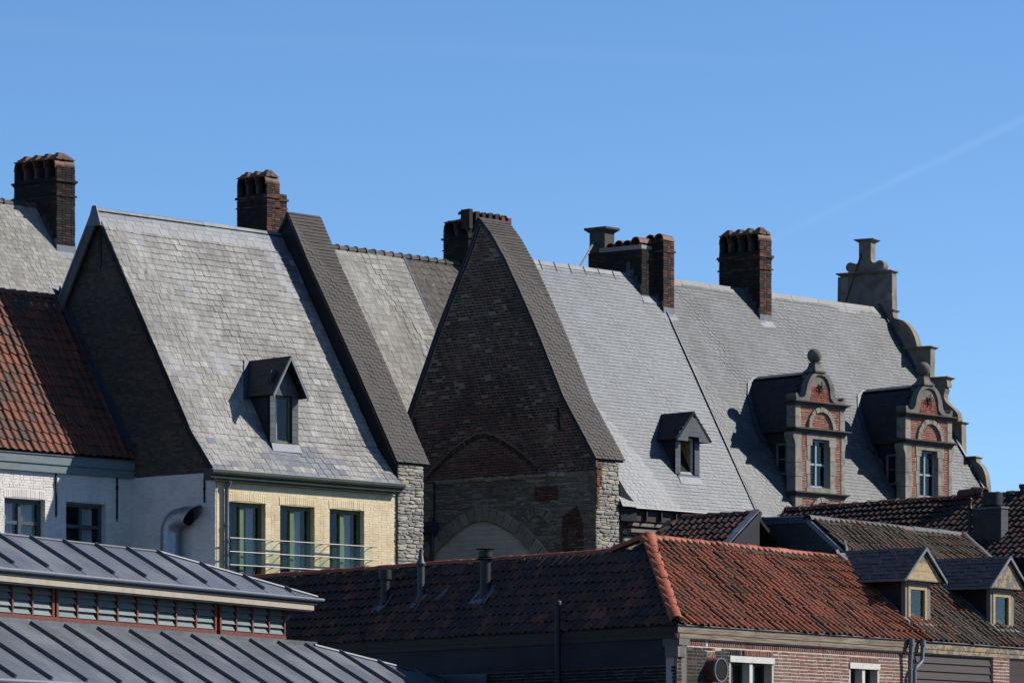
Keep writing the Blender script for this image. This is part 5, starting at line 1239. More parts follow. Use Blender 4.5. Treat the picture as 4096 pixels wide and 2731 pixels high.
for z0, z1, e in ((-.43, -.27, .08), (-.67, -.435, 0)):
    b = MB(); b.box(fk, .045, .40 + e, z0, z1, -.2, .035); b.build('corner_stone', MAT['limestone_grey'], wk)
pieces(wk, 'brick', MAT['brick_soot'], BRICK, brickwork(fk, rect(.10, 9.0, -1.7, -.85), bl=.21, bh=.055, joint=.016, proud=.015), 40)  # darker copy of the sunlit wall's brick, shade painted in
b = MB(); b.box(fk, 6.46, 9.3, -1.5, -.86, .031, .07); b.build('blue_shutter', MAT['slate_frame'], wk)
# eaves boards and gutters
def eaves(par, F, a0, a1, mat, z0=-.25, z1=-.015, c=.30, nm='eaves_board', joins=()):
    cuts = [a0] + list(joins) + [a1]
    for x0, x1 in zip(cuts[:-1], cuts[1:]):
        b = MB(); zm = (z0 + z1) / 2 - .02; b.box(F, x0, x1 - .006, z0, zm, .0, c - .035); b.box(F, x0, x1 - .006, zm, z1, .0, c - .02); b.build(nm, mat, par)
eaves(h, FQ(.05), -.03, AF + .05, MAT['old_wood'], z0=-.27, c=.11, joins=(3.0, 5.7, 7.8)); eaves(h, FK(.05), -.03, 19.5, MAT['dark_wood'], z0=-.28, c=.11, joins=(6.1, 12))  # shaded side gets a darker wood than the sunlit one, shade in its colour
b = MB(); b.tube([Q(-.06, -.05, .0), Q(AB_, -.05, .0)], .022, 8); b.build('gutter_rim', MAT['lead_dark'], h, smooth=True)
b = MB(); b.tube([K(-.06, -.05, .0), K(19.5, -.05, .0)], .022, 8); b.build('gutter_rim', MAT['black_metal'], h, smooth=True)
b = MB(); b.tube([Q(9.50, -.13, .03), Q(9.50, -.13, -.12)], .075, 10); b.tube([Q(9.50, -.13, -.1), Q(9.50, -.12, -.3), Q(9.50, -.10, -.5), Q(9.50, -.10, -3)], .055, 10); b.build('drainpipe', MAT['pipe_grey'], h, smooth=True)

# ---- things on the shaded roof
def flue(name, label, a, w, r, hh, caps, mat, flash=.42):
    base = K(a, w, w * SLK - .02)
    t = thing(name, label, 'flue pipe', base, 'flue pipes on the shaded tile roof')
    n = np.cross(LU, LW * .66 + ZV * .75); n = n if n[2] > 0 else -n; sl = LW * .66 + ZV * .75
    b = MB(); fr = Fr(base + n * .075, LU, sl / np.linalg.norm(sl), n / np.linalg.norm(n))
    k = 6; vs = []; top = []
    for i in range(k + 1):
        x = -flash / 2 + flash * i / k
        vs.append(fr(x, -.28 + (.03 if i % 2 else -.03), .012 if i % 2 else .03)); top.append(fr(x, .30, .02))
    b.add(vs + top, [(i, i + 1, k + 2 + i, k + 1 + i) for i in range(k)]); b.build('lead_flashing', MAT['lead'], t)
    b = MB(); b.tube([base - ZV * .1, base + ZV * .18], [r * 1.25, r * 1.05], 14); b.tube([base + ZV * .15, base + ZV * hh], r, 14); b.build('pipe', mat, t, smooth=True)
    for prof in caps:
        b = MB(); b.lathe(base + ZV * hh, prof, 16); b.build('cowl', mat, t, smooth=True)
    return t
flue('flue_pipe', 'short black flue pipe nearest the zinc roof on the shaded tiles', 11.29, .79, .11, .62, [[(.155, 0), (.155, .22), (.14, .23)]], MAT['black_metal'])
flue('flue_pipe', 'slim grey flue pipe with a stepped conical top on the shaded tiles', 9.96, .83, .086, .80, [[(.08, 0), (.11, .05), (.115, .08), (.07, .14), (.06, .26), (.048, .28), (.045, .40)], [(.055, .43), (.055, .445)], [(.02, .39), (.02, .44)]], MAT['flue_grey'])
flue('flue_pipe', 'broad black flue pipe with a disc cowl on the shaded tiles', 7.54, .82, .128, .86, [[(.20, .0), (.215, .02), (.15, .04)], [(.13, .03), (.165, .07), (.165, .19), (.15, .2)], [(.04, .19), (.04, .24)], [(.21, .235), (.22, .25), (.03, .275)]], MAT['black_metal'], .6)
for a, w, lab in ((9.07, .85, 'small raised vent tile between two flue pipes'), (14.73, .5, 'small raised vent tile beside the louvred zinc lantern')):
    base = K(a, w, w * SLK); sl = LW * .66 + ZV * .75; n = np.cross(LU, sl); n = n if n[2] > 0 else -n; n /= np.linalg.norm(n); sl /= np.linalg.norm(sl)
    b = MB(); fr = Fr(base, LU, sl, n); b.hexa([fr(-.10, -.2, .05), fr(.10, -.2, .05), fr(.10, .2, .05), fr(-.10, .2, .05), fr(-.09, -.22, .17), fr(.09, -.22, .17), fr(.09, .2, .10), fr(-.09, .2, .10)])
    o = b.build('vent_tile', MAT['ridge_grey'], None, loc=base); tag(o, lab, 'roof vent', 'raised vents in the shaded tile roof')
t = thing('soil_pipe', 'dark grey standpipe with a capped top in front of the shaded eaves', 'pipe', K(3.77, -.16, -E0[2]))
b = MB(); b.tube([K(3.77, -.16, -E0[2]), K(3.77, -.16, -.02)], .068, 12); b.build('lower_pipe', MAT['black_metal'], t, smooth=True)
b = MB(); b.tube([K(3.77, -.16, -.03), K(3.77, -.16, .55)], .058, 12); b.tube([K(3.77, -.16, -.05), K(3.77, -.16, .0)], .08, 12); b.build('upper_pipe', MAT['pipe_dark'] if 'pipe_dark' in MAT else MAT['black_metal'], t, smooth=True)
b = MB(); b.lathe(K(3.77, -.16, .55), [(.05, -.02), (.085, .0), (.09, .07), (.075, .10), (.03, .11), (.03, .14)], 14); b.build('cap', MAT['black_metal'], t, smooth=True)
t = thing('extract_vent', 'round copper coloured wall vent with a mesh front on the brick wall', 'wall vent', Q(1.3, .05, -.92))
fv_ = Fr(Q(1.34, .05, -.92), RU, ZV, -RW); b = MB(); b.tube([fv_(0, 0, -.05), fv_(.02, 0, .26)], .255, 24, cap=False); b.build('duct', MAT['rust'], t, smooth=True)
b = MB(); b.tube([fv_(.02, 0, .23), fv_(.02, 0, .28)], [.262, .262], 24, cap=False); b.tube([fv_(.02, 0, .28), fv_(.02, 0, .279)], [.262, .235], 24, cap=False); b.build('rim', MAT['pipe_grey'], t, smooth=True)
b = MB()
for i in range(-9, 10):
    x = i * .024; hh = math.sqrt(max(0, .24 ** 2 - x * x))
    if hh > .02: b.box(fv_, x + .02 - .004, x + .02 + .004, -hh, hh, .255, .262); b.box(fv_, -hh + .02, hh + .02, x - .004, x + .004, .2625, .269)
b.build('mesh', MAT['iron'], t)

# ================================================================== brown-tiled house with the two wooden dormers, right
h = thing('brown_tile_house', 'house with mossy brown pantile roof and two timber dormers at the right edge', 'house', Q(14, 2, -E0[2]))
m = MB(); slope_slab(m, 0, Q, [(AB_ + .01, -.04, -.034), (19, -.04, -.034), (19, 2.46, 2.07), (AB_ + .01, 2.46, 2.07)]); slope_slab(m, 0, Q, [(11.1, 2.461, 2.071), (18.36, 2.461, 2.071), (18.36, 3.63, 3.055), (11.1, 3.63, 3.055)])
slope_slab(m, 0, Q, [(11.1, 3.63, 3.055), (18.36, 3.63, 3.055), (18.36, 6.8, .4), (11.1, 6.8, .4)]); rf = m.build('roof', MAT['felt'], h)
def sk_b(a, w):
    for q in (10.95, 14.98):
        if abs(a - q) < .62 and .62 < w < 1.5: return True
    return False
lst = roof_field(E0 - ZV * .02, RU, RW, [(-.03, -.025), (3.62, 3.046)], AB_, 19, .32, .243, .38, .06, 0, jit=.01, rot=.012, stagger=False, lim=lambda w: ((AB_ if w < 2.35 else 11.12), 18.9 if w < 1.9 else 18.36), sag=.014, lift=.95, skip=sk_b)
mixr = [np.dot(x[:3, 3] - E0, RU) < 10.9 + rng.normal(0, .9) and np.dot(x[:3, 3] - E0, RW) < 2.3 for x in lst]
pieces(rf, 'pantile', MAT['pantile_brown'], PANTILE, [x for x, q in zip(lst, mixr) if not q], 280)
pieces(rf, 'red_pantile', MAT['pantile_hip'], PANTILE, [x for x, q in zip(lst, mixr) if q], 60)
ridge_run(rf, Q(11.0, 3.64, 3.03), Q(18.3, 3.64, 3.03), .62, .12, MAT['ridge_grey']); moss_run(rf, Q, 11.3, 18.2, 3.42, 2.92)
ridge_run(rf, Q(18.36, 3.6, 3.03), Q(18.36, 2.2, 1.86), .7, .14, MAT['ridge_grey'], 'hip_tile')
# slate-hung end wall beside the taller ridge
fe = Fr(Q(11.1, 0, 0), RW, ZV, -RU); m = MB(); m.prism(fe, [(2.4, 1.9), (3.64, 3.0), (5.15, 3.0), (5.5, 1.9)], -.12, 0); we = m.build('end_wall', MAT['slate_dark'], h)
lst = []
for r_ in range(6):
    z0 = 1.92 + r_ * .18
    for lo, hi in spans([(2.4, 1.9), (3.64, 2.99), (5.15, 2.99), (5.5, 1.9)], z0 + .09):
        k = lo - (.14 if r_ % 2 else 0)
        while k < hi - .02:
            x0, x1 = max(k, lo), min(k + .28, hi); k += .28
            if x1 - x0 > .04: lst.append(M4(RW * (x1 - x0 - .006), ZV * .178, -RU * .014 * rng.uniform(.7, 1.3), fe((x0 + x1) / 2, z0 + .09, .001)))
pieces(we, 'slate', MAT['slate_dark'], [BOX], lst, 80)
b = MB(); b.prism(fe, [(2.35, 1.98), (2.35, 1.84), (3.66, 2.93), (3.66, 3.07)], .016, .06); b.slab([fe(2.35, 1.96, .06), fe(3.66, 3.06, .06), fe(3.66, 3.08, -.16), fe(2.35, 1.98, -.16)], ZV * .015); b.build('verge_flashing', MAT['lead'], h)
b = MB(); b.box(fe, 3.66, 5.3, 2.96, 3.06, -.15, .06); b.tube([fe(3.66, 3.07, -.05), fe(5.2, 3.09, -.05)], .07, 8); b.build('parapet_lead', MAT['lead_dark'], h)
b = MB(); b.slab([Q(10.45, 2.46, 2.1), Q(11.06, 2.46, 2.12), Q(11.06, 2.0, 1.75), Q(10.95, 1.7, 1.5), Q(10.7, 2.1, 1.83)], A3(-.02, -.03, .06)); b.slab([Q(10.95, 2.46, 2.05), Q(11.08, 2.46, 2.05), Q(11.08, 2.62, 2.5), Q(10.95, 2.5, 2.4)], A3(-.03, -.02, 0)); b.build('lead_soaker', MAT['lead'], h)
# wooden dormers
def timber_dormer(dx, label):
    F0 = FQ(.53); f = F0.at(dx, 0, 0)
    m = MB()
    for a in (10.42, 11.40):
        m.prism(Fr(Q(a + dx, .53, 0), RW, ZV, -RU), [(.02, .42), (.02, 1.45), (1.25, 1.45), (.05, .42)], -.07, 0)
    o = m.build('dormer', MAT['slate_dark'], h); o['label'] = label
    for lo, hi in ((10.33, 10.44), (11.31, 11.49)):
        b = MB(); b.box(f, lo, hi, .42, 1.42, -.10, .01); b.build('corner_post', MAT['grey_wood'], o)
    window(h, FQ(.53).at(dx, 0, .03), 10.445, 11.305, .46, 1.34, MAT['cream'], fw=.10, depth=.09, inner=MAT['interior'], back=.8, name='dormer_window')
    b = MB(); b.box(f, 10.42, 11.48, 1.34, 1.46, -.08, .02); b.build('head_board', MAT['grey_wood'], o)
    g0 = FQ(.36).at(dx, 0, 0)
    for k, (z0, z1) in enumerate(((1.46, 1.66), (1.665, 1.86), (1.865, 2.14))):
        hw = lambda z: (2.17 - z) / (2.17 - 1.46) * .90
        b = MB(); b.prism(g0, [(10.90 - hw(z0), z0), (10.90 + hw(z0) * .98, z0), (10.90 + hw(z1) * .98, z1), (10.90 - hw(z1), z1)], -.06, .0 + k * .004); b.build('gable_board', MAT['peel_wood'] if dx > 1 or k == 2 else MAT['cream'], o)
    b = MB(); b.slab([Q(10.0 + dx, .36, 1.455), Q(11.8 + dx, .36, 1.455), Q(11.8 + dx, .53, 1.455), Q(10.0 + dx, .53, 1.455)], -ZV * .015); b.build('soffit', MAT['grey_wood'], o)
    zb = lambda z: z / SR
    dormer_roof(h, o, Q(10.90 + dx, .28, 2.22), Q(10.90 + dx, zb(2.22) + .05, 2.22), Q(9.96 + dx, .28, 1.46), Q(9.96 + dx, zb(1.46) + .05, 1.46), Q(11.86 + dx, .28, 1.46), Q(11.86 + dx, zb(1.46) + .05, 1.46), .05, MAT['felt'], MAT['slate_dark'], .155, .25, tile=SLATE_OLD)
    for a, s in ((9.96, -1), (11.86, 1)):
        b = MB(); b.slab([Q(10.90 + dx, .265, 2.24), Q(a + dx, .265, 1.47), Q(a + dx, .265, 1.40), Q(10.90 + dx, .265, 2.15)], RW * .05); b.build('verge_trim', MAT['lead'], o)
    b = MB(); b.tube([Q(9.95 + dx, .28, 1.43), Q(9.95 + dx, 1.75, 1.43)], .035, 8); b.build('dormer_gutter', MAT['pipe_grey'], o)
    b = MB(); b.slab([Q(9.80 + dx, 1.62, 1.34), Q(10.0 + dx, 1.78, 1.5), Q(10.86 + dx, 2.66, 2.24), Q(10.66 + dx, 2.6, 2.18)], A3(-.02, -.02, .05)); b.slab([Q(10.36 + dx, .36, .36), Q(11.5 + dx, .36, .36), Q(11.5 + dx, .56, .50), Q(10.36 + dx, .56, .50)], A3(.01, -.02, .05)); b.slab([Q(10.30 + dx, .4, .40), Q(10.42 + dx, .4, .42), Q(10.42 + dx, 1.5, 1.33), Q(10.30 + dx, 1.5, 1.32)], A3(0, -.02, .06)); b.build('lead_flashing', MAT['lead'], o)
    return o
timber_dormer(0.0, 'timber dormer with plain cream gable boards, the left of the pair'); timber_dormer(4.03, 'timber dormer with peeling gable boards at the right edge')
# walls below
m = MB(); m.box(FQ(.09), AF + .02, 20, -E0[2], -.05, -.3, 0); wb = m.build('wall', MAT['mortar_light'], h)
for k in range(6):
    z1 = -.30 - k * .19; b = MB(); b.hexa([FQ(.09)(AF + .1, z1 - .19, 0), FQ(.09)(13.55, z1 - .19, 0), FQ(.09)(13.55, z1, 0), FQ(.09)(AF + .1, z1, 0), FQ(.09)(AF + .1, z1 - .19, .05), FQ(.09)(13.55, z1 - .19, .05), FQ(.09)(13.55, z1, .015), FQ(.09)(AF + .1, z1, .015)]); b.build('board', MAT['brown_board'], wb)
    b = MB(); b.box(FQ(.09), 14.40, 19, z1 - .185, z1, 0, .05); b.build('board', MAT['brown_board'], wb)
pieces(wb, 'brick', MAT['brick_house'], BRICK, brickwork(FQ(.0), rect(13.57, 14.36, -1.6, -.27), bl=.19, bh=.055, joint=.024, proud=.008), 80)
m = MB(); m.box(FQ(.0), 13.57, 14.36, -E0[2], -.27, -.08, 0); m.build('brick_pier', MAT['mortar_light'], h)
eaves(h, FQ(.09), AF + .10, 19, MAT['peel_wood'], z0=-.27, z1=-.03, c=.14, joins=(14.0,))
b = MB(); b.tube([Q(AB_, -.05, .0), Q(19, -.05, -.03)], .022, 8); b.build('gutter_rim', MAT['lead_dark'], h, smooth=True)
b = MB(); b.tube([Q(10.02, -.13, .02), Q(10.02, -.13, -.12)], .075, 10); b.tube([Q(10.02, -.13, -.08), Q(10.02, -.12, -.42), Q(9.97, -.12, -.50), Q(9.76, -.11, -.62), Q(9.70, -.10, -.70), Q(9.70, -.10, -3)], .05, 10); b.build('drainpipe', MAT['pipe_grey'], h, smooth=True)

# ================================================================== roofs between the front houses and the row
def shade_roof(par, o, lu, a0, a1, slen, pitch, lim, gauge, width, mat, nind=200, vis=None):
    """o = ridge point at a = 0; the face falls towards the viewer's left"""
    out = np.cross(-lu, ZV); wx = -out; c, s = math.cos(math.radians(pitch)), math.sin(math.radians(pitch))
    e = o + out * slen * c - ZV * slen * s
    m = MB(); T = wx * c + ZV * s; n = np.cross(lu, T); n = n if n[2] > 0 else -n
    m.slab([e + lu * a0, e + lu * a1, o + lu * a1, o + lu * a0], -n * .1); m.slab([o + lu * a0, o + lu * a1, o + lu * a1 + wx * slen * c - ZV * slen * s, o + lu * a0 + wx * slen * c - ZV * slen * s], -ZV * .1)
    m.slab([e + lu * a0 - ZV * .1 - out * .3, e + lu * a1 - ZV * .1 - out * .3, e + lu * a1 + A3(0, 0, -e[2]) - out * .3, e + lu * a0 + A3(0, 0, -e[2]) - out * .3], wx * .3)
    rf = m.build('roof', MAT['felt'], par)
    lst = roof_field(e - ZV * .02, lu, wx, [(0, 0), (slen * c, slen * s)], a0, a1, gauge, width, gauge * 1.2, .055, 0, jit=.012, rot=.02, stagger=False, lim=lim, sag=.012, lift=1.1)
    pieces(rf, 'pantile', mat, PANTILE, lst, nind, vis=vis); return rf
KD = 1.105
Dr = A3(0, 0, 2) + (A3(12.59, 97.0, 9.705) - A3(0, 0, 2)) * KD
h = thing('dark_tile_house', 'low house with shaded dark red pantile roof below the stone dormers', 'house', A3(11, 108, 0))
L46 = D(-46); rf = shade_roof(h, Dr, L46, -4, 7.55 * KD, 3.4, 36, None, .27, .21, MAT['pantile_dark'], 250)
ridge_run(rf, Dr + L46 * 7.55 * KD - ZV * .02, Dr - L46 * 4 - ZV * .02, .50, .11, MAT['ridge_brown'], flare=.02)
for i in range(25):
    q = MB(); p = Dr + L46 * (8.3 - i * .5) - ZV * .015; q.halfpipe(p, p - L46 * .05, ZV, .145, t=.03, seg=8); q.build('ridge_collar', MAT['ridge_brown'], rf, smooth=True)
b = MB(); b.halfpipe(Dr + L46 * 2.05 + ZV * .06, Dr + L46 * 1.45 + ZV * .06, ZV, .19, .21, t=.03, seg=10); b.halfpipe(Dr + L46 * 1.62 + ZV * .13, Dr + L46 * 1.2 + ZV * .08, ZV, .18, .18, t=.03, seg=10); b.build('loose_ridge_tile', MAT['ridge_brown'], rf, smooth=True)
# slate-hung stack with black pot
t = MB(); sc0 = A3(0, 0, 2) + (A3(12.04, 96.5, 9.33) - A3(0, 0, 2)) * 1.09; fS = Fr(sc0, D(-45), ZV, np.cross(D(45), ZV) * 0 + np.cross(-D(-45), ZV)); fT = Fr(sc0, D(45), ZV, -D(-45))
t.hexa([sc0 + D(-45) * x + D(45) * y + ZV * z for z in (-3.2, 0) for x, y in ((0, 0), (0, .28), (.95, .28), (.95, 0))]); stk = t.build('slated_stack', MAT['slate_dark'], h); stk['label'] = 'slate-hung stack with a black drum pot'
lst = []
for r_ in range(12):
    z1 = -.02 - r_ * .19
    k = -.01 - (.11 if r_ % 2 else 0)
    while k < .94:
        x0, x1 = max(k, -.01), min(k + .24, .96); k += .24
        if x1 - x0 > .04: lst.append(M4(fS.ex * (x1 - x0 - .006), ZV * .186, fS.ez * .014, fS((x0 + x1) / 2, z1 - .095, .001)))
lst2 = [M4(fT.ex * .30, ZV * .186, fT.ez * .016, fT(.14, -.02 - r_ * .19 - .095, .001)) for r_ in range(12)]
pieces(stk, 'slate', MAT['slate_dark'], [BOX], lst, 60); pieces(stk, 'slate', MAT['slate_hung'], [BOX], lst2, 20)  # dark slate on the shaded face, lighter on the lit front: light in the colour
b = MB(); b.hexa([sc0 + D(-45) * x + D(45) * y + ZV * z for z in (0, .05) for x, y in ((-.04, -.04), (-.04, .32), (.99, .32), (.99, -.04))]); b.build('lead_cap', MAT['lead'], stk)
b = MB(); pc = sc0 + D(-45) * .38 + D(45) * .14; b.lathe(pc, [(.22, .05), (.23, .08), (.275, .10), (.275, .44), (.26, .445), (.26, .2)], 24); b.build('drum_pot', MAT['black_metal'], stk, smooth=True)
b = MB(); pq = sc0 + D(-45) * 1.02 - D(45) * .05; b.lathe(pq - ZV * 1.2, [(.05, 0), (.05, 1.2), (.085, 1.24), (.06, 1.32), (.045, 1.45), (.07, 1.5), (.06, 1.53)], 10); b.build('vent_pipe', MAT['black_metal'], h, smooth=True)
b = MB(); pq = Dr - L46 * .05 + A3(.0, -.1, -.3); b.lathe(pq, [(.07, 0), (.07, .45), (.1, .46), (.1, .56), (.08, .57)], 12); b.build('flue_pot', MAT['black_metal'], h, smooth=True)
h = thing('tiled_outbuilding', 'small outbuilding with shaded pantile roof and ragged lead verge', 'house', A3(4.6, 94, 0))
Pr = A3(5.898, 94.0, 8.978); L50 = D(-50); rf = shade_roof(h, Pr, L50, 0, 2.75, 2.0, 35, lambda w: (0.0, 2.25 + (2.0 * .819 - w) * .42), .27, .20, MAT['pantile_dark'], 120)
ridge_run(rf, Pr + L50 * 2.25, Pr - L50 * .05, .36, .10, MAT['ridge_brown'], flare=.03); out50 = np.cross(-L50, ZV)
ridge_run(rf, Pr + L50 * 2.75 + out50 * 1.2 - ZV * .80, Pr + L50 * 2.25 + ZV * .0, .36, .09, MAT['ridge_brown'], 'hip_tile', flare=.03)
b = MB(); n_ = 14
for i in range(n_):
    t0, t1 = i / n_, (i + 1) / n_; q0 = Pr + out50 * 1.64 * t0 - ZV * 1.15 * t0; q1 = Pr + out50 * 1.64 * t1 - ZV * 1.15 * t1
    j0 = rng.uniform(0, .06); b.slab([q0 - L50 * .06 + ZV * .10, q1 - L50 * .06 + ZV * .10, q1 + L50 * (.12 + j0) + ZV * .12, q0 + L50 * (.10 + j0) + ZV * .12], ZV * .03)
b.build('lead_verge', MAT['lead'], rf)
b = MB(); b.slab([Pr - L50 * .07 + ZV * .08, Pr + out50 * 1.64 - ZV * 1.07 - L50 * .07, Pr + out50 * 1.64 - ZV * 1.25 - L50 * .07, Pr - L50 * .07 - ZV * .12], -L50 * .03); b.slab([Pr - L50 * .0 - ZV * .12, Pr + out50 * 1.64 - ZV * 1.25, Pr + out50 * 1.64 - ZV * 3, Pr - ZV * 3], -L50 * .05); b.build('verge_board', MAT['lead_side'], rf)

# ================================================================== zinc-roofed pavilion with louvred lantern, lower left
M0 = A3(-9.80, 75.0, 5.638); MU, MW = D(25.6), D(-64.4)
def X(a, w, z): return M0 + MU * a + MW * w + ZV * z
FX = lambda w, a=0, z=0: Fr(X(a, w, z), MU, ZV, -MW)
h = thing('zinc_pavilion', 'pavilion with standing seam zinc roofs and a red louvred lantern band', 'pavilion', X(3, 2, -M0[2]))
c30, s30 = math.cos(math.radians(30)), math.sin(math.radians(30)); TS = MW * c30 + ZV * s30; NS = -MW * s30 + ZV * c30
# upper roof, folded from sheets between seams
eo = X(-.54, -.35, .913); FU = Fr(eo, MU, TS, NS)
HA, HS, EA = 8.06, 1.52, 12.60
def top_s(a): return HS if a <= HA else HS * (EA - a) / (EA - HA)
seams = [-3.05 + 1.225 * k for k in range(13)]
m = MB(); m.prism(FU, [(-4.3, 0), (EA, 0), (HA, HS), (-4.3, HS)], -.10, -.012)
apx = FU(HA, HS, 0); cb_ = FU(EA, 0, 0) + MW * 2 * HS * c30
m.slab([apx, FU(EA, 0, 0), cb_], -ZV * .05); m.slab([apx, FU(-4.3, HS, 0), FU(-4.3, HS, 0) + MW * HS * c30 - ZV * HS * s30, cb_], -ZV * .05)
ur = m.build('upper_roof', MAT['zinc'], h)
def sheets(par, Fr_, cuts, tops, s_lo, mat, th=.012, split=None):
    for x0, x1 in zip(cuts[:-1], cuts[1:]):
        t0, t1 = tops(x0 + .03), tops(x1 - .03); rows = [(s_lo, None)] if split is None else [(s_lo, split), (split, None)]
        if max(t0, t1) <= s_lo + .02: continue
        for lo, hi in rows:
            h0, h1 = (min(t0, hi), min(t1, hi)) if hi is not None else (t0, t1)
            pts = [(x0 + .025, lo)]
            pts.append((x1 - .025 if h1 > lo else x0 + .025 + (x1 - x0) * (h0 - lo) / max(h0 - h1, 1e-3), lo))
            if h1 > lo: pts.append((x1 - .025, h1))
            if x0 < HA < x1 and hi is None and tops(HA) > h1: pts.append((HA, tops(HA)))
            if h0 > lo: pts.append((x0 + .025, h0))
            if len(pts) < 3: continue
            b = MB(); e = .006 if (hi is None and split is not None) else 0; b.prism(Fr_, pts, -.012 + e, th * .3 + e + rng.uniform(0, .002)); b.build('zinc_sheet', mat, par)
sheets(ur, FU, [-4.3] + seams + [EA], top_s, .0, MAT['zinc'])
for a in seams:
    tp = top_s(a)
    if tp < .2: continue
    b = MB(); b.hexa([FU(a + x, s, c) for c, e in ((-.01, .035), (.075, .024)) for x, s in ((-e, .13), (e, .13), (e, tp), (-e, tp))]); b.build('seam', MAT['zinc_seam'], ur)
b = MB(); d_ = FU(EA, 0, .02) - FU(HA, HS, .02); b.tube([FU(HA, HS, .02), FU(EA, 0, .02)], .035, 6); b.tube([FU(-4.3, HS, .02), FU(HA, HS, .02)], .03, 6); b.build('hip_roll', MAT['zinc_seam'], ur)
b = MB(); b.slab([FU(-4.3, 0, 0), FU(EA, 0, 0), FU(EA, 0, 0) - ZV * .04, FU(-4.3, 0, 0) - ZV * .04], -MW * .02); b.build('drip_edge', MAT['zinc'], ur)
# gutter, fascia
fx = FX(-.35)
b = MB(); b.tube([X(-5, -.42, .855), X(12.25, -.42, .87)], .035, 8); b.box(fx, -5, 12.15, .815, .875, -.12, .05); b.build('gutter', MAT['pipe_grey'], h)
b = MB(); b.box(fx, -5, 12.05, .752, .815, -.2, .02); b.build('gutter_shadow_board', MAT['black_metal'], h)  # black band between gutter and fascia
b = MB(); b.box(fx, -5, 11.95, .632, .75, -.3, .0); b.box(Fr(X(11.95, -.35, 0), MW, ZV, MU), -.0, 3.2, .632, .81, -.02, .0); b.build('fascia', MAT['fascia_cream'], h)
b = MB(); b.box(fx, -5, 11.9, .60, .630, -.5, -.02); b.build('soffit', MAT['black_metal'], h)
# lantern band: red timber frame with glass louvres
b = MB(); b.box(FX(.30), -5, 11.2, -.05, .62, -.05, 0); b.build('lantern_core', MAT['interior'], h)
posts = [-3.2, -2.47, -1.7, -.95, -.3, .41, 1.12, 1.87, 2.02, 2.76, 3.52, 4.28, 5.05, 5.84, 6.60, 7.41, 8.22, 8.43, 9.11, 9.81, 10.53, 11.22]
rs = MB(); rs.box(FX(.0), -5, 8.24, -.02, .06, -.16, .03); rs.box(FX(0), 8.40, 11.26, -.02, .06, -.16, .03); lf = rs.build('lantern_frame', MAT['red_paint'], h)
for a in posts:
    b = MB(); ww = .05 if a not in (1.87, 2.02, 8.22, 8.43) else .075; b.box(FX(0), a - ww / 2, a + ww / 2, .062, .60, -.14, .025); b.build('post', MAT['red_paint'], lf)
for x0, x1 in zip(posts[:-1], posts[1:]):
    if x1 - x0 < .3: continue
    for k in range(4):
        z0 = .075 + k * .135; b = MB(); f0 = FX(0); tl = rng.uniform(-.008, .008)
        b.hexa([f0(x0 + .03, z0, .0 + tl), f0(x1 - .03, z0, .0 + tl), f0(x1 - .03, z0 + .145, -.085), f0(x0 + .03, z0 + .145, -.085), f0(x0 + .03, z0 + .004, .010 + tl), f0(x1 - .03, z0 + .004, .010 + tl), f0(x1 - .03, z0 + .149, -.075), f0(x0 + .03, z0 + .149, -.075)]); b.build('louvre_blade', MAT['louvre'], lf)
b = MB(); b.box(FX(.0), -5, 12.6, -.13, -.025, -.12, .07); b.build('lead_apron', MAT['zinc'], h)
# lower roof
lo_ = X(-.154, -.10, -.128); FLo = Fr(lo_, MU, TS, NS); BS = -2.40
def hip_lo(s): return 12.55 + (-s) * 3.45
seams2 = [-7.57 + 1.23 * k for k in range(25)]
m = MB(); m.prism(FLo, [(-9, BS), (hip_lo(BS), BS), (12.55, 0), (-9, 0)], -.1, -.012); lr = m.build('lower_roof', MAT['zinc'], h)
def top_lo(a): return 0.0 if a <= 12.55 else -(a - 12.55) / 3.45
HA_keep = HA; HA = 12.55
sheets(lr, FLo, [-9] + seams2 + [hip_lo(BS)], top_lo, BS, MAT['zinc'], split=-.88)
HA = HA_keep
for a in seams2:
    tp = top_lo(a)
    if tp < BS + .1: continue
    b = MB(); b.hexa([FLo(a + x, s, c) for c, e in ((-.01, .04), (.08, .026)) for x, s in ((-e, BS + .04), (e, BS + .04), (e, tp), (-e, tp))]); b.build('seam', MAT['zinc_seam'], lr)
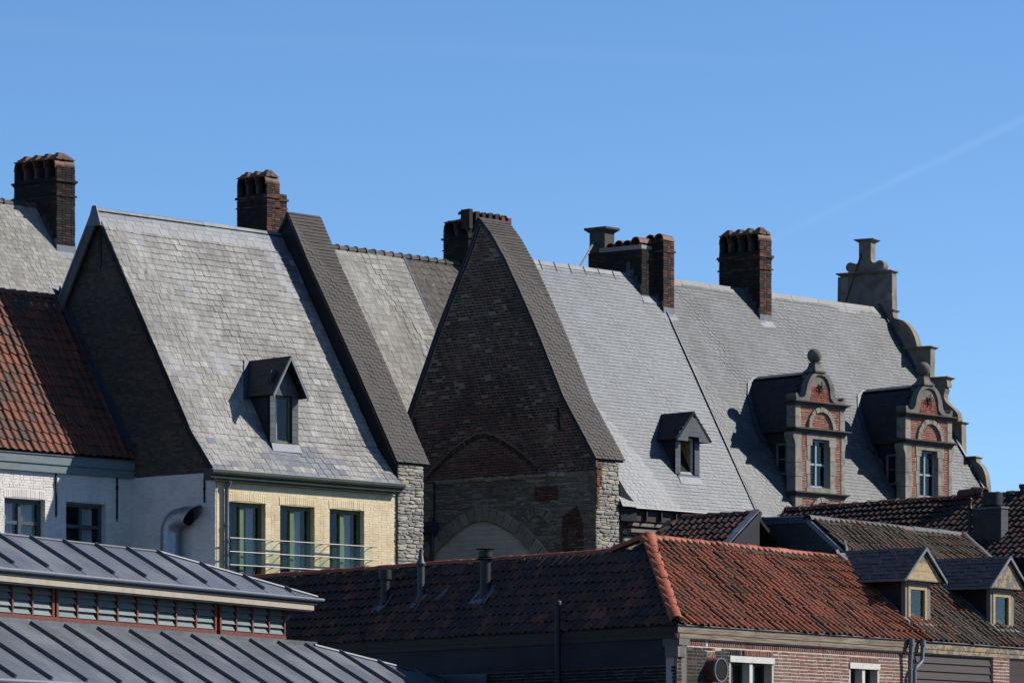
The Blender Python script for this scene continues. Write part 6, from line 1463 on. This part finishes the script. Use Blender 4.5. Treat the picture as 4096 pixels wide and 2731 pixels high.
b = MB(); b.tube([FLo(12.55, 0, .02), FLo(hip_lo(BS), BS, .02)], .04, 6); b.build('hip_roll', MAT['zinc_seam'], lr)
b = MB(); b.tube([FLo(-9, BS - .03, -.02), FLo(hip_lo(BS), BS - .03, -.02)], .05, 8); b.build('eaves_gutter', MAT['pipe_grey'], lr)
m = MB(); m.box(Fr(FLo(0, BS, -.1) + MW * .4, MU, ZV, -MW), -9, 20, -6, 0, -.3, 0); m.build('wall', MAT['brick_soot'], h)

# ================================================================== galvanised duct on the whitewashed side wall
fg = FG(AG)
t = thing('ventilation_duct', 'galvanised ribbed ventilation duct bending out of the whitewashed side wall', 'duct', fg(1.42, -3.4, .3))
p0 = fg(1.42, -6.0, .30); cx_ = [fg(1.42, -6, .30), fg(1.42, -1.55, .30)]
b = MB(); b.tube(cx_, .25, 20, cap=False)
for k in range(9): b.tube([fg(1.42, -3.4 + k * .2, .30), fg(1.42, -3.385 + k * .2, .30)], .256, 20, cap=False)
b.build('riser', MAT['galvanised'], t, smooth=True)
b = MB(); pts = []
for i in range(7):
    th = i / 6 * math.pi / 2; pts.append(fg(1.42 - .38 * (1 - math.cos(th)), -1.55 + .38 * math.sin(th), .30))
pts += [fg(.80, -1.14, .30)]
b.tube(pts, .25, 20, cap=False); b.build('elbow', MAT['galvanised'], t, smooth=True)
b = MB()
# slanted mouth
vs = []
for k in range(20):
    th = 2 * math.pi * k / 20; y, zc = .25 * math.cos(th), .25 * math.sin(th); vs.append(fg(.82, -1.15 + zc, .30 + y)); 
for k in range(20):
    th = 2 * math.pi * k / 20; y, zc = .25 * math.cos(th), .25 * math.sin(th); vs.append(fg(.52 - .26 * zc / .25 + .10, -1.13 + zc, .30 + y))
b.add(vs, [(k, (k + 1) % 20, 20 + (k + 1) % 20, 20 + k) for k in range(20)]); b.build('mouth', MAT['galvanised'], t, smooth=True)
b = MB(); b.add([fg(.80, -1.15 + .245 * math.sin(2 * math.pi * k / 20), .30 + .245 * math.cos(2 * math.pi * k / 20)) for k in range(20)], [tuple(range(20))]); b.build('mesh', MAT['interior'], t)
